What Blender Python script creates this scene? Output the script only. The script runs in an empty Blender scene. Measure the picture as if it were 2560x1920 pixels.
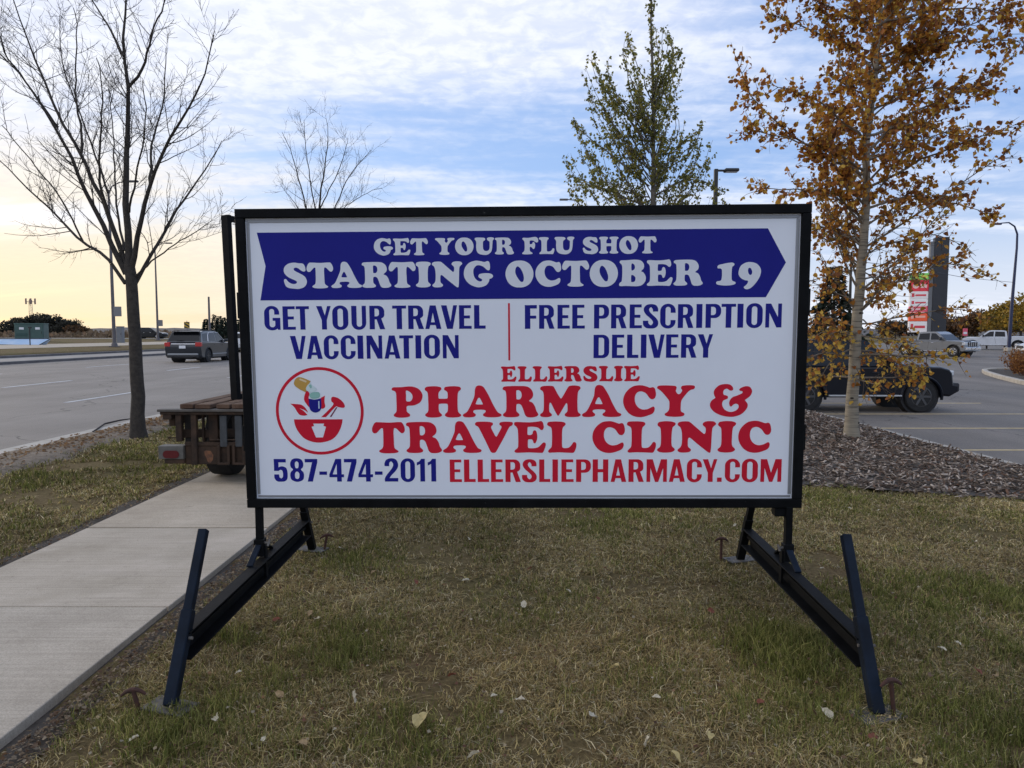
import bpy, bmesh, math, random
import numpy as np
from mathutils import Vector, Matrix, noise as mnoise
R = math.radians
rng = random.Random(7)
npr = np.random.default_rng(11)
scene = bpy.context.scene
COL = scene.collection

# ---------------------------------------------------------------- camera
CAM_H = 1.5
FPX = 1777.78            # focal length in pixels of the 2560 px wide photograph
PITCH = math.atan((960 - 836) / FPX)
cam_d = bpy.data.cameras.new('camera'); cam = bpy.data.objects.new('camera', cam_d); COL.objects.link(cam)
cam_d.lens = 25.0; cam_d.sensor_width = 36.0; cam_d.clip_start = 0.05; cam_d.clip_end = 6000
cam.location = (0, 0, CAM_H); cam.rotation_euler = (math.pi/2 - PITCH, 0, 0)
scene.camera = cam

# ---------------------------------------------------------------- sky, sun, exposure
SUN_AZ, SUN_EL = R(-50), R(9)
SKY_OFF = (9.3, 4.0, 0)
world = bpy.data.worlds.new('World'); scene.world = world; world.use_nodes = True
def build_world():
    nt = world.node_tree; nt.nodes.clear(); N = nt.nodes; L = nt.links
    def nd(t, **kw):
        n = N.new(t)
        for k, v in kw.items(): setattr(n, k, v)
        return n
    def setin(s, v):
        if hasattr(v, 'is_output'): L.new(v, s)
        else: s.default_value = v
    def M(op, a, b=0.0, c=0.0, clamp=False):
        n = nd('ShaderNodeMath', operation=op, use_clamp=clamp)
        setin(n.inputs[0], a); setin(n.inputs[1], b)
        if len(n.inputs) > 2: setin(n.inputs[2], c)
        return n.outputs[0]
    def VM(op, a, b=(0, 0, 0)):
        n = nd('ShaderNodeVectorMath', operation=op); setin(n.inputs[0], a); setin(n.inputs[1], b)
        return n.outputs['Value'] if op == 'DOT_PRODUCT' else n.outputs[0]
    def noise(vec, scale, detail=4.0, rough=0.55, dist=0.0):
        n = nd('ShaderNodeTexNoise'); L.new(vec, n.inputs['Vector'])
        n.inputs['Scale'].default_value = scale; n.inputs['Detail'].default_value = detail
        n.inputs['Roughness'].default_value = rough; n.inputs['Distortion'].default_value = dist
        return n.outputs['Fac']
    def ss(x, lo, hi):
        n = nd('ShaderNodeMapRange', interpolation_type='SMOOTHSTEP'); L.new(x, n.inputs[0])
        n.inputs[1].default_value = lo; n.inputs[2].default_value = hi
        return n.outputs[0]
    def mix(f, a, b):
        n = nd('ShaderNodeMix', data_type='RGBA'); setin(n.inputs[0], f); setin(n.inputs[6], a); setin(n.inputs[7], b)
        return n.outputs[2]
    sky = nd('ShaderNodeTexSky', sky_type='NISHITA', sun_disc=False, sun_elevation=SUN_EL, sun_rotation=SUN_AZ,
             altitude=600, air_density=1.0, dust_density=1.6, ozone_density=1.6)
    tc = nd('ShaderNodeTexCoord'); d = VM('NORMALIZE', tc.outputs['Generated'])
    sep = nd('ShaderNodeSeparateXYZ'); L.new(d, sep.inputs[0]); x, y, z = sep.outputs
    den = M('ADD', M('MAXIMUM', z, 0.0), 0.10)
    comb = nd('ShaderNodeCombineXYZ'); L.new(M('DIVIDE', x, den), comb.inputs[0]); L.new(M('DIVIDE', y, den), comb.inputs[1])
    P = comb.outputs[0]
    # cloud deck: a rippled high sheet broken by long blue rifts lying across the view
    mp = nd('ShaderNodeMapping'); L.new(P, mp.inputs['Vector']); mp.inputs['Rotation'].default_value = (0, 0, R(-12)); mp.inputs['Scale'].default_value = (0.30, 1.0, 1.0); mp.inputs['Location'].default_value = SKY_OFF
    S = mp.outputs[0]
    big = noise(S, 0.75, 2, 0.5, 0.0)
    mid = noise(S, 2.6, 5, 0.55, 0.2)
    rip = noise(P, 13.0, 5, 0.6, 0.35)              # small ripples of the high cloud sheet
    fib = noise(S, 8.0, 6, 0.6, 0.3)
    toside = M('ADD', M('MULTIPLY', x, -0.30), M('MULTIPLY', z, 0.10))
    dens = M('ADD', M('ADD', M('MULTIPLY', M('SUBTRACT', big, 0.5), 1.9), M('MULTIPLY', M('SUBTRACT', mid, 0.5), 0.9)), toside)
    dens = M('ADD', dens, M('ADD', M('MULTIPLY', M('SUBTRACT', rip, 0.5), 0.26), M('MULTIPLY', M('SUBTRACT', fib, 0.5), 0.44)))
    cov = ss(dens, -0.36, 0.30)
    sund = (math.sin(SUN_AZ)*math.cos(SUN_EL), math.cos(SUN_AZ)*math.cos(SUN_EL), math.sin(SUN_EL))
    dot = VM('DOT_PRODUCT', d, sund)
    near = ss(dot, 0.62, 1.0)
    low = ss(z, 0.34, 0.0)
    warm = M('MULTIPLY', M('POWER', near, 0.9), low)
    cshade = mix(ss(M('ADD', M('MULTIPLY', rip, .65), M('MULTIPLY', mid, .35)), 0.41, 0.57), (4.45, 4.7, 5.5, 1), (5.2, 5.35, 5.8, 1))
    ccol = mix(warm, cshade, (5.7, 4.75, 3.1, 1))
    # thin veil over the blue, and haze toward the horizon
    blue = mix(0.66, sky.outputs[0], (1.95, 3.0, 5.5, 1))
    veil = M('MULTIPLY', ss(z, 0.22, 0.0), 0.84)
    vcol = mix(warm, (4.5, 4.7, 5.1, 1), (5.6, 4.1, 2.05, 1))
    c0 = mix(veil, blue, vcol)
    c1 = mix(M('MULTIPLY', cov, 0.95), c0, ccol)
    bg = nd('ShaderNodeBackground'); L.new(c1, bg.inputs[0]); bg.inputs[1].default_value = 0.15
    out = nd('ShaderNodeOutputWorld'); L.new(bg.outputs[0], out.inputs[0])
build_world()
sun_d = bpy.data.lights.new('sun', 'SUN'); sun = bpy.data.objects.new('sun', sun_d); COL.objects.link(sun)
sun_d.energy = 0.9; sun_d.angle = R(14); sun_d.color = (1.0, 0.83, 0.62)
_s = Vector((math.sin(SUN_AZ)*math.cos(SUN_EL), math.cos(SUN_AZ)*math.cos(SUN_EL), math.sin(SUN_EL)))
sun.rotation_euler = (-_s).to_track_quat('-Z', 'Y').to_euler(); sun.location = (-20, 20, 30)
vs = scene.view_settings
vs.view_transform = 'Standard'; vs.look = 'None'; vs.exposure = 0.36; vs.gamma = 1.0; vs.use_curve_mapping = False
scene.cycles.max_bounces = 6; scene.cycles.transparent_max_bounces = 6; scene.cycles.use_denoising = True; scene.cycles.denoising_prefilter = 'NONE'

# ---------------------------------------------------------------- helpers
def at(px, py, Y):
    """point of the place seen at a photograph pixel, at distance Y ahead of the camera"""
    a, b = (px-1280)/FPX, -(py-960)/FPX
    dy = math.cos(PITCH) + b*math.sin(PITCH); dz = -math.sin(PITCH) + b*math.cos(PITCH)
    t = Y/dy
    return Vector((a*t, Y, CAM_H + dz*t))
def tag(o, label=None, cat=None, group=None, kind=None):
    if label: o['label'] = label
    if cat: o['category'] = cat
    if group: o['group'] = group
    if kind: o['kind'] = kind
    return o
def empty(name, loc=(0, 0, 0), rz=0.0, parent=None):
    o = bpy.data.objects.new(name, None); COL.objects.link(o); o.location = loc; o.rotation_euler = (0, 0, rz)
    o.empty_display_size = 0.1
    if parent: o.parent = parent
    return o
def link(name, me, mat=None, parent=None, loc=None, rz=None):
    o = bpy.data.objects.new(name, me); COL.objects.link(o)
    if mat and not me.materials: me.materials.append(mat)
    if parent: o.parent = parent
    if loc is not None: o.location = loc
    if rz is not None: o.rotation_euler = (0, 0, rz)
    return o
class MB:
    """collects shapes into one mesh"""
    def __init__(s): s.v = []; s.f = []
    def add(s, vs_, fs):
        n = len(s.v); s.v += [tuple(p) for p in vs_]; s.f += [tuple(i+n for i in f) for f in fs]; return s
    def box(s, x0, x1, y0, y1, z0, z1, b=0.0, M=None):
        if b > 0:
            b = min(b, (x1-x0)*.45, (y1-y0)*.45, (z1-z0)*.45)
            bm = bmesh.new(); bmesh.ops.create_cube(bm, size=1)
            for v in bm.verts:
                v.co = Vector(((x0+x1)/2+v.co.x*(x1-x0), (y0+y1)/2+v.co.y*(y1-y0), (z0+z1)/2+v.co.z*(z1-z0)))
            bmesh.ops.bevel(bm, geom=bm.edges[:], offset=b, segments=1, affect='EDGES')
            bm.verts.index_update(); vs_ = [v.co.copy() for v in bm.verts]; fs = [[v.index for v in f.verts] for f in bm.faces]; bm.free()
        else:
            vs_ = [Vector(p) for p in ((x0,y0,z0),(x1,y0,z0),(x1,y1,z0),(x0,y1,z0),(x0,y0,z1),(x1,y0,z1),(x1,y1,z1),(x0,y1,z1))]
            fs = [(3,2,1,0),(4,5,6,7),(0,1,5,4),(1,2,6,5),(2,3,7,6),(3,0,4,7)]
        if M: vs_ = [M @ v for v in vs_]
        return s.add(vs_, fs)
    def bar(s, p, q, w, d, b=0.002, up=(0, 0, 1)):
        """rectangular bar from p to q; w across, d in the up-ish direction"""
        p, q = Vector(p), Vector(q); ax = (q-p); ln = ax.length; ax.normalize()
        u = Vector(up); sd = ax.cross(u)
        if sd.length < 1e-4: sd = ax.cross(Vector((1, 0, 0)))
        sd.normalize(); u = sd.cross(ax)
        M = Matrix((( sd.x, ax.x, u.x, p.x), (sd.y, ax.y, u.y, p.y), (sd.z, ax.z, u.z, p.z), (0, 0, 0, 1)))
        return s.box(-w/2, w/2, 0, ln, -d/2, d/2, b, M)
    def tube(s, pts, rad, n=8, cap=True):
        pts = [Vector(p) for p in pts]
        if not hasattr(rad, '__len__'): rad = [rad]*len(pts)
        u = None; vs_ = []; fs = []
        for i, p in enumerate(pts):
            t = (pts[min(i+1, len(pts)-1)] - pts[max(i-1, 0)])
            if t.length < 1e-9: t = Vector((0, 0, 1))
            t.normalize()
            if u is None:
                u = t.cross(Vector((0.3, 0.9, 0.1)));
                if u.length < .05: u = t.cross(Vector((1, 0, 0)))
            u = (u - t*u.dot(t)); u.normalize(); w = t.cross(u)
            for k in range(n):
                a = 2*math.pi*k/n; vs_.append(p + (u*math.cos(a) + w*math.sin(a))*rad[i])
        for i in range(len(pts)-1):
            for k in range(n):
                a, b = i*n+k, i*n+(k+1) % n; fs.append((a, b, b+n, a+n))
        if cap and n > 2: fs.append(tuple(range(n-1, -1, -1))); fs.append(tuple((len(pts)-1)*n+k for k in range(n)))
        return s.add(vs_, fs)
    def lathe(s, prof, c, axis='Y', n=20):
        """profile of (radius, offset along axis)"""
        c = Vector(c); vs_ = []; fs = []
        for r, o in prof:
            for k in range(n):
                a = 2*math.pi*k/n; p = (r*math.cos(a), r*math.sin(a))
                vs_.append(c + (Vector((p[0], o, p[1])) if axis == 'Y' else Vector((o, p[0], p[1])) if axis == 'X' else Vector((p[0], p[1], o))))
        for i in range(len(prof)-1):
            for k in range(n):
                a, b = i*n+k, i*n+(k+1) % n; fs.append((a, b, b+n, a+n))
        fs.append(tuple(range(n-1, -1, -1))); fs.append(tuple((len(prof)-1)*n+k for k in range(n)))
        return s.add(vs_, fs)
    def mesh(s, name, smooth=None):
        me = bpy.data.meshes.new(name); me.from_pydata(s.v, [], s.f); me.validate()
        bm = bmesh.new(); bm.from_mesh(me); bmesh.ops.recalc_face_normals(bm, faces=bm.faces[:]); bm.to_mesh(me); bm.free()
        if smooth is not None:
            me.polygons.foreach_set('use_smooth', [True]*len(me.polygons)); me.set_sharp_from_angle(angle=R(smooth))
        me.update(); return me
    def build(s, name, mat, parent=None, smooth=None, loc=None, rz=None):
        return link(name, s.mesh(name, smooth), mat, parent, loc, rz)
def fast_mesh(name, V, F, colors=None, smooth=False):
    """big mesh from numpy arrays; F is (n,3) or (n,4)"""
    me = bpy.data.meshes.new(name); V = np.asarray(V, np.float32); F = np.asarray(F, np.int32); k = F.shape[1]
    me.vertices.add(len(V)); me.vertices.foreach_set('co', V.ravel())
    me.loops.add(F.size); me.loops.foreach_set('vertex_index', F.ravel())
    me.polygons.add(len(F)); me.polygons.foreach_set('loop_start', np.arange(0, F.size, k, dtype=np.int32)); me.polygons.foreach_set('loop_total', np.full(len(F), k, np.int32))
    if smooth: me.polygons.foreach_set('use_smooth', np.ones(len(F), bool))
    if colors is not None:
        at_ = me.color_attributes.new('tint', 'FLOAT_COLOR', 'POINT'); c = np.ones((len(V), 4), np.float32); c[:, :3] = colors; at_.data.foreach_set('color', c.ravel())
    me.update(calc_edges=True); return me

# ---------------------------------------------------------------- materials
MATS = {}
def mat(name, col, rough=0.6, metal=0.0, var=0.0, vscale=6.0, bump=0.0, bscale=40.0, col2=None, spec=0.5, coat=0.0, attr=None, trans=0.0, emit=0.0, detail=4.0, coords='Object', chips=0.0):
    if name in MATS: return MATS[name]
    m = bpy.data.materials.new(name); m.use_nodes = True; nt = m.node_tree; N = nt.nodes; L = nt.links
    b = N['Principled BSDF']; b.inputs['Roughness'].default_value = rough; b.inputs['Metallic'].default_value = metal
    b.inputs['Specular IOR Level'].default_value = spec
    if coat: b.inputs['Coat Weight'].default_value = coat; b.inputs['Coat Roughness'].default_value = 0.08
    c = (*col, 1); b.inputs['Base Color'].default_value = c
    src = None
    tc = N.new('ShaderNodeTexCoord')
    if attr:
        a = N.new('ShaderNodeAttribute'); a.attribute_name = attr; src = a.outputs['Color']
    if var or col2:
        n = N.new('ShaderNodeTexNoise'); n.inputs['Scale'].default_value = vscale; n.inputs['Detail'].default_value = detail; n.inputs['Roughness'].default_value = 0.62
        L.new(tc.outputs[coords], n.inputs['Vector'])
        r = N.new('ShaderNodeMapRange'); r.inputs[1].default_value = 0.33; r.inputs[2].default_value = 0.67; L.new(n.outputs['Fac'], r.inputs[0])
        mx = N.new('ShaderNodeMix'); mx.data_type = 'RGBA'; L.new(r.outputs[0], mx.inputs[0])
        if src:
            mx.blend_type = 'MULTIPLY'; mx.inputs[0].default_value = 1; L.new(src, mx.inputs[6])
            g = N.new('ShaderNodeMapRange'); g.inputs[3].default_value = 1-var; g.inputs[4].default_value = 1+var; L.new(r.outputs[0], g.inputs[0])
            cc = N.new('ShaderNodeCombineColor'); [L.new(g.outputs[0], cc.inputs[i]) for i in range(3)]
            for l in list(mx.inputs[0].links): L.remove(l)
            L.new(cc.outputs[0], mx.inputs[7])
        else:
            c2 = col2 if col2 else tuple(min(1, k*(1+var)) for k in col)
            c1 = col if col2 else tuple(k*(1-var) for k in col)
            mx.inputs[6].default_value = (*c1, 1); mx.inputs[7].default_value = (*c2, 1)
        src = mx.outputs[2]
    if chips:                                    # small spots where the paint has chipped
        nc = N.new('ShaderNodeTexNoise'); nc.inputs['Scale'].default_value = 28; nc.inputs['Detail'].default_value = 7; nc.inputs['Roughness'].default_value = .7; L.new(tc.outputs[coords], nc.inputs['Vector'])
        rc = N.new('ShaderNodeMapRange'); rc.inputs[1].default_value = .685; rc.inputs[2].default_value = .70; rc.inputs[4].default_value = chips; L.new(nc.outputs['Fac'], rc.inputs[0])
        mc = N.new('ShaderNodeMix'); mc.data_type = 'RGBA'; L.new(rc.outputs[0], mc.inputs[0]); mc.inputs[7].default_value = (.30, .29, .28, 1)
        if src: L.new(src, mc.inputs[6])
        else: mc.inputs[6].default_value = c
        src = mc.outputs[2]
    if src: L.new(src, b.inputs['Base Color'])
    if bump:
        n2 = N.new('ShaderNodeTexNoise'); n2.inputs['Scale'].default_value = bscale; n2.inputs['Detail'].default_value = 6; L.new(tc.outputs[coords], n2.inputs['Vector'])
        bp = N.new('ShaderNodeBump'); bp.inputs['Strength'].default_value = bump; bp.inputs['Distance'].default_value = 0.01; L.new(n2.outputs['Fac'], bp.inputs['Height']); L.new(bp.outputs[0], b.inputs['Normal'])
    if trans:
        t = N.new('ShaderNodeBsdfTranslucent'); t.inputs[0].default_value = c
        if src: L.new(src, t.inputs[0])
        ms = N.new('ShaderNodeMixShader'); ms.inputs[0].default_value = trans; out = N['Material Output']
        L.new(b.outputs[0], ms.inputs[1]); L.new(t.outputs[0], ms.inputs[2]); L.new(ms.outputs[0], out.inputs[0])
    if emit:
        b.inputs['Emission Color'].default_value = c; b.inputs['Emission Strength'].default_value = emit
    MATS[name] = m; return m
black_steel = mat('black_painted_steel', (0.0045, 0.005, 0.006), 0.6, chips=.22, var=0.35, vscale=9, bump=0.12, bscale=60, spec=0.10)
blue_black = mat('blue_black_painted_steel', (0.005, 0.010, 0.020), 0.55, chips=.22, var=0.35, vscale=9, bump=0.12, bscale=60, spec=0.14)
bare_steel = mat('bare_grey_steel', (0.115, 0.105, 0.095), 0.7, metal=0.2, var=0.4, vscale=14, bump=0.15)
rust = mat('rusted_steel', (0.085, 0.032, 0.02), 0.85, col2=(0.04, 0.02, 0.015), vscale=40, bump=0.4, bscale=120)
brown_steel = mat('rust_brown_trailer_steel', (0.030, 0.023, 0.019), 0.75, col2=(0.070, 0.044, 0.030), vscale=7, bump=0.3, bscale=50, spec=.15)
wood = mat('weathered_brown_plank', (0.065, 0.034, 0.022), 0.85, col2=(0.15, 0.095, 0.065), vscale=5, bump=0.4, bscale=30, spec=.2)
rubber = mat('tyre_rubber', (0.013, 0.013, 0.014), 0.8, var=0.3, vscale=12, bump=0.2)
glass = mat('dark_car_glass', (0.008, 0.009, 0.011), 0.10, spec=0.35)
chrome = mat('bright_trim', (0.72, 0.72, 0.74), 0.22, metal=0.9)
alloy = mat('alloy_rim', (0.55, 0.55, 0.57), 0.32, metal=0.85)
dark_alloy = mat('dark_rim', (0.03, 0.03, 0.033), 0.35, metal=0.6)
plastic = mat('black_plastic_trim', (0.018, 0.018, 0.02), 0.6)
red_lens = mat('red_lamp_lens', (0.45, 0.012, 0.012), 0.25, coat=0.5)
clear_lens = mat('clear_lamp_lens', (0.6, 0.62, 0.65), 0.12, coat=0.6)
white_sheet = mat('white_plate', (0.75, 0.76, 0.78), 0.45)
galv = mat('galvanised_grey_pole', (0.13, 0.12, 0.125), 0.6, metal=0.3, var=0.15)

# ---------------------------------------------------------------- terrain heights
def lerp_tab(x, tab):
    if x <= tab[0][0]: return tab[0][1]
    for (a, b), (c, d) in zip(tab, tab[1:]):
        if x <= c: return b + (d-b)*(x-a)/(c-a)
    return tab[-1][1]
LEFT_TAB = [(-400, 0.95), (-80, 0.9), (-55, 0.80), (-40, 0.56), (-34, 0.45), (-28.8, 0.27)]
LOT_TAB = [(0, -0.45), (22, -0.45), (56, -0.20), (92, 0.12), (160, 0.35)]
CURB_X = 7.0
def lot_z(y): return lerp_tab(y, LOT_TAB)
def gz(x, y):
    """ground height of lawn and open land"""
    if x < -28.8: return lerp_tab(x, LEFT_TAB)
    if x < -6.36: return -0.06
    if x < 1.8: return 0.0
    if x < CURB_X: return -0.32*(x-1.8)/(CURB_X-1.8) * min(1.0, max(0.35, (y+2)/9))
    return lot_z(y) - 0.06
def bump_lawn(x, y):
    return 0.022*mnoise.noise((x*0.9, y*0.9, 3.1)) + 0.012*mnoise.noise((x*3.1, y*3.1, 8.0))

def grid_sheet(xs, ys, zf):
    V = [(x, y, zf(x, y)) for y in ys for x in xs]; n = len(xs)
    F = [(j*n+i, j*n+i+1, (j+1)*n+i+1, (j+1)*n+i) for j in range(len(ys)-1) for i in range(n-1)]
    return V, F
def sheet(name, xs, ys, zf, m, kind='structure', smooth=True):
    V, F = grid_sheet(xs, ys, zf); me = fast_mesh(name, V, F, smooth=smooth); o = link(name, me, m)
    if kind: o['kind'] = kind
    return o
def seq(a, b, n): return [a+(b-a)*i/n for i in range(n+1)]

def ground_material():
    m = bpy.data.materials.new('dry_autumn_turf'); m.use_nodes = True; nt = m.node_tree; N = nt.nodes; L = nt.links; b = N['Principled BSDF']; b.inputs['Roughness'].default_value = 0.95; b.inputs['Specular IOR Level'].default_value = 0.1
    g = N.new('ShaderNodeNewGeometry')
    def nz(s, d=5, dist=0.0):
        n = N.new('ShaderNodeTexNoise'); n.inputs['Scale'].default_value = s; n.inputs['Detail'].default_value = d; n.inputs['Roughness'].default_value = .65; n.inputs['Distortion'].default_value = dist; L.new(g.outputs['Position'], n.inputs['Vector']); return n.outputs['Fac']
    def ramp(f, st):
        r = N.new('ShaderNodeValToRGB'); L.new(f, r.inputs[0]); e = r.color_ramp.elements
        while len(e) < len(st): e.new(0.5)
        for k, (p, c) in enumerate(st): e[k].position = p; e[k].color = (*c, 1)
        return r.outputs[0]
    c1 = ramp(nz(0.35, 6, .4), [(0.36, (0.16, 0.115, 0.065)), (0.5, (0.175, 0.135, 0.066)), (0.66, (0.14, 0.125, 0.052))])
    c2 = ramp(nz(38, 4), [(0.3, (0.45, 0.42, 0.38)), (0.7, (1.25, 1.22, 1.15))])
    mx = N.new('ShaderNodeMix'); mx.data_type = 'RGBA'; mx.blend_type = 'MULTIPLY'; mx.inputs[0].default_value = 1; L.new(c1, mx.inputs[6]); L.new(c2, mx.inputs[7])
    L.new(mx.outputs[2], b.inputs['Base Color'])
    bp = N.new('ShaderNodeBump'); bp.inputs['Strength'].default_value = .8; bp.inputs['Distance'].default_value = .03; L.new(nz(60, 4), bp.inputs['Height']); L.new(bp.outputs[0], b.inputs['Normal'])
    return m
turf = ground_material()
def asphalt_material(name, base, warm=1.0):
    m = bpy.data.materials.new(name); m.use_nodes = True; nt = m.node_tree; N = nt.nodes; L = nt.links; b = N['Principled BSDF']; b.inputs['Roughness'].default_value = 0.82; b.inputs['Specular IOR Level'].default_value = 0.35
    g = N.new('ShaderNodeNewGeometry')
    mp = N.new('ShaderNodeMapping'); L.new(g.outputs['Position'], mp.inputs[0]); mp.inputs['Scale'].default_value = (1.0, 0.07, 1)
    def nz(s, v, d=4):
        n = N.new('ShaderNodeTexNoise'); n.inputs['Scale'].default_value = s; n.inputs['Detail'].default_value = d; n.inputs['Roughness'].default_value = .6; L.new(v, n.inputs['Vector']); return n.outputs['Fac']
    def mr(f, a, b_, lo, hi):
        r = N.new('ShaderNodeMapRange'); L.new(f, r.inputs[0]); r.inputs[1].default_value = a; r.inputs[2].default_value = b_; r.inputs[3].default_value = lo; r.inputs[4].default_value = hi; return r.outputs[0]
    def mul(a, b_):
        n = N.new('ShaderNodeMath'); n.operation = 'MULTIPLY'; L.new(a, n.inputs[0]); L.new(b_, n.inputs[1]); return n.outputs[0]
    f = mul(mul(mr(nz(.55, mp.outputs[0]), .3, .7, .82, 1.18), mr(nz(.5, g.outputs['Position'], 6), .3, .7, .88, 1.12)), mr(nz(90, g.outputs['Position'], 3), .3, .7, .65, 1.35))
    # thin dark tar lines along cracks
    vo = N.new('ShaderNodeTexVoronoi'); vo.feature = 'DISTANCE_TO_EDGE'; vo.inputs['Scale'].default_value = .16
    wn = N.new('ShaderNodeTexNoise'); wn.inputs['Scale'].default_value = 1.1; wn.inputs['Detail'].default_value = 5; L.new(g.outputs['Position'], wn.inputs['Vector'])
    ad = N.new('ShaderNodeVectorMath'); ad.operation = 'ADD'; L.new(g.outputs['Position'], ad.inputs[0]); L.new(wn.outputs['Color'], ad.inputs[1]); L.new(ad.outputs[0], vo.inputs['Vector'])
    f = mul(f, mr(vo.outputs['Distance'], .0015, .0035, .55, 1.0))
    cc = N.new('ShaderNodeMix'); cc.data_type = 'RGBA'; cc.blend_type = 'MULTIPLY'; cc.inputs[0].default_value = 1; cc.inputs[6].default_value = (base*warm, base, base*.98/warm, 1)
    co = N.new('ShaderNodeCombineColor'); [L.new(f, co.inputs[i]) for i in range(3)]; L.new(co.outputs[0], cc.inputs[7]); L.new(cc.outputs[2], b.inputs['Base Color'])
    bp = N.new('ShaderNodeBump'); bp.inputs['Strength'].default_value = .35; bp.inputs['Distance'].default_value = .01; L.new(nz(140, g.outputs['Position'], 3), bp.inputs['Height']); L.new(bp.outputs[0], b.inputs['Normal'])
    return m
road_mat = asphalt_material('worn_road_asphalt', 0.205, 1.12)
lot_mat = asphalt_material('parking_lot_asphalt', 0.155, 1.14)
def concrete_material(name, c1, c2, seed):
    """broom-finished slab: fine brush lines across, stains, speckle"""
    m = bpy.data.materials.new(name); m.use_nodes = True; nt = m.node_tree; N = nt.nodes; L = nt.links; b = N['Principled BSDF']; b.inputs['Roughness'].default_value = .92; b.inputs['Specular IOR Level'].default_value = .25
    g = N.new('ShaderNodeNewGeometry')
    def nz(s, sc=(1, 1, 1), d=5, r=.6):
        mp = N.new('ShaderNodeMapping'); mp.inputs['Scale'].default_value = sc; mp.inputs['Location'].default_value = (seed, seed*.7, 0); L.new(g.outputs['Position'], mp.inputs[0])
        n = N.new('ShaderNodeTexNoise'); n.inputs['Scale'].default_value = s; n.inputs['Detail'].default_value = d; n.inputs['Roughness'].default_value = r; L.new(mp.outputs[0], n.inputs['Vector']); return n.outputs['Fac']
    def mr(f, a, b_, lo, hi):
        r = N.new('ShaderNodeMapRange'); L.new(f, r.inputs[0]); r.inputs[1].default_value = a; r.inputs[2].default_value = b_; r.inputs[3].default_value = lo; r.inputs[4].default_value = hi; return r.outputs[0]
    def mul(a, b_):
        n = N.new('ShaderNodeMath'); n.operation = 'MULTIPLY'; L.new(a, n.inputs[0]); L.new(b_, n.inputs[1]); return n.outputs[0]
    mx = N.new('ShaderNodeMix'); mx.data_type = 'RGBA'; L.new(mr(nz(1.7, d=8, r=.68), .34, .66, 0, 1), mx.inputs[0]); mx.inputs[6].default_value = (*c1, 1); mx.inputs[7].default_value = (*c2, 1)
    f = mul(mul(mr(nz(9, (.12, 6, 1), 3), .3, .7, .90, 1.10), mr(nz(160, d=2), .28, .72, .80, 1.20)), mul(mr(nz(5.5, d=7, r=.75), .60, .74, 1.0, .72), mr(nz(42, d=3), .66, .72, 1.0, .62)))
    co = N.new('ShaderNodeCombineColor'); [L.new(f, co.inputs[i_]) for i_ in range(3)]
    m2 = N.new('ShaderNodeMix'); m2.data_type = 'RGBA'; m2.blend_type = 'MULTIPLY'; m2.inputs[0].default_value = 1; L.new(mx.outputs[2], m2.inputs[6]); L.new(co.outputs[0], m2.inputs[7]); L.new(m2.outputs[2], b.inputs['Base Color'])
    bp = N.new('ShaderNodeBump'); bp.inputs['Strength'].default_value = .5; bp.inputs['Distance'].default_value = .004; L.new(nz(70, (.15, 1.6, 1), 3), bp.inputs['Height']); L.new(bp.outputs[0], b.inputs['Normal'])
    return m
concrete = concrete_material('broom_finished_concrete', (.37, .315, .24), (.49, .42, .335), 1.0)
curb_mat = mat('kerb_concrete', (0.36, 0.33, 0.28), 0.9, col2=(0.50, 0.46, 0.40), vscale=3, bump=0.3, bscale=80, detail=8)
kerb_dark = mat('shaded_kerb_face', (0.10, 0.09, 0.09), 0.9, col2=(0.16, 0.15, 0.145), vscale=2, bump=0.3, bscale=60)  # shade on the road-side kerb faces, put into a dark base colour
soil = mat('dark_garden_soil', (0.045, 0.036, 0.028), 0.95, col2=(0.085, 0.07, 0.055), vscale=9, bump=0.8, bscale=70)
gravel = mat('gravelly_verge', (0.11, 0.085, 0.06), 0.95, col2=(0.24, 0.19, 0.14), vscale=14, bump=0.8, bscale=60)
yellow_paint = mat('faded_yellow_line_paint', (0.50, 0.36, 0.16), 0.8, col2=(0.62, 0.50, 0.30), vscale=5)
white_paint = mat('worn_white_line_paint', (0.42, 0.42, 0.42), 0.8, col2=(0.60, 0.60, 0.59), vscale=4)

# ground: one sheet to the horizon; near part is fine enough to undulate
xs = [-3000, -1200, -500, -250, -160, -110, -80, -62, -55, -48, -40, -36, -34, -31, -28.81, -28.79, -20, -12, -6.4, -6.3] + seq(-6.2, -3.4, 14) + [-3.28, -3.0, -2.0] + seq(-1.86, 7.0, 60) + [7.1, 9, 12, 16, 22, 30, 40, 55, 75, 100, 140, 220, 500, 1200, 3000]
ys = [-60, -20, -8, -3] + seq(-1, 9, 60) + seq(9.5, 24, 29) + [27, 31, 36, 42, 50, 60, 75, 92, 110, 130, 160, 220, 350, 700, 1500, 4000]
def ground_z(x, y):
    z = gz(x, y)
    if -6.3 < x < 7.0: z += bump_lawn(x, y) - 0.012
    if -3.3 < x < -1.87: z = -0.10
    if x > 2 and y > 7.3 and x < 7: z -= 0.015
    return z
sheet('ground', xs, ys, ground_z, turf)

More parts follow.
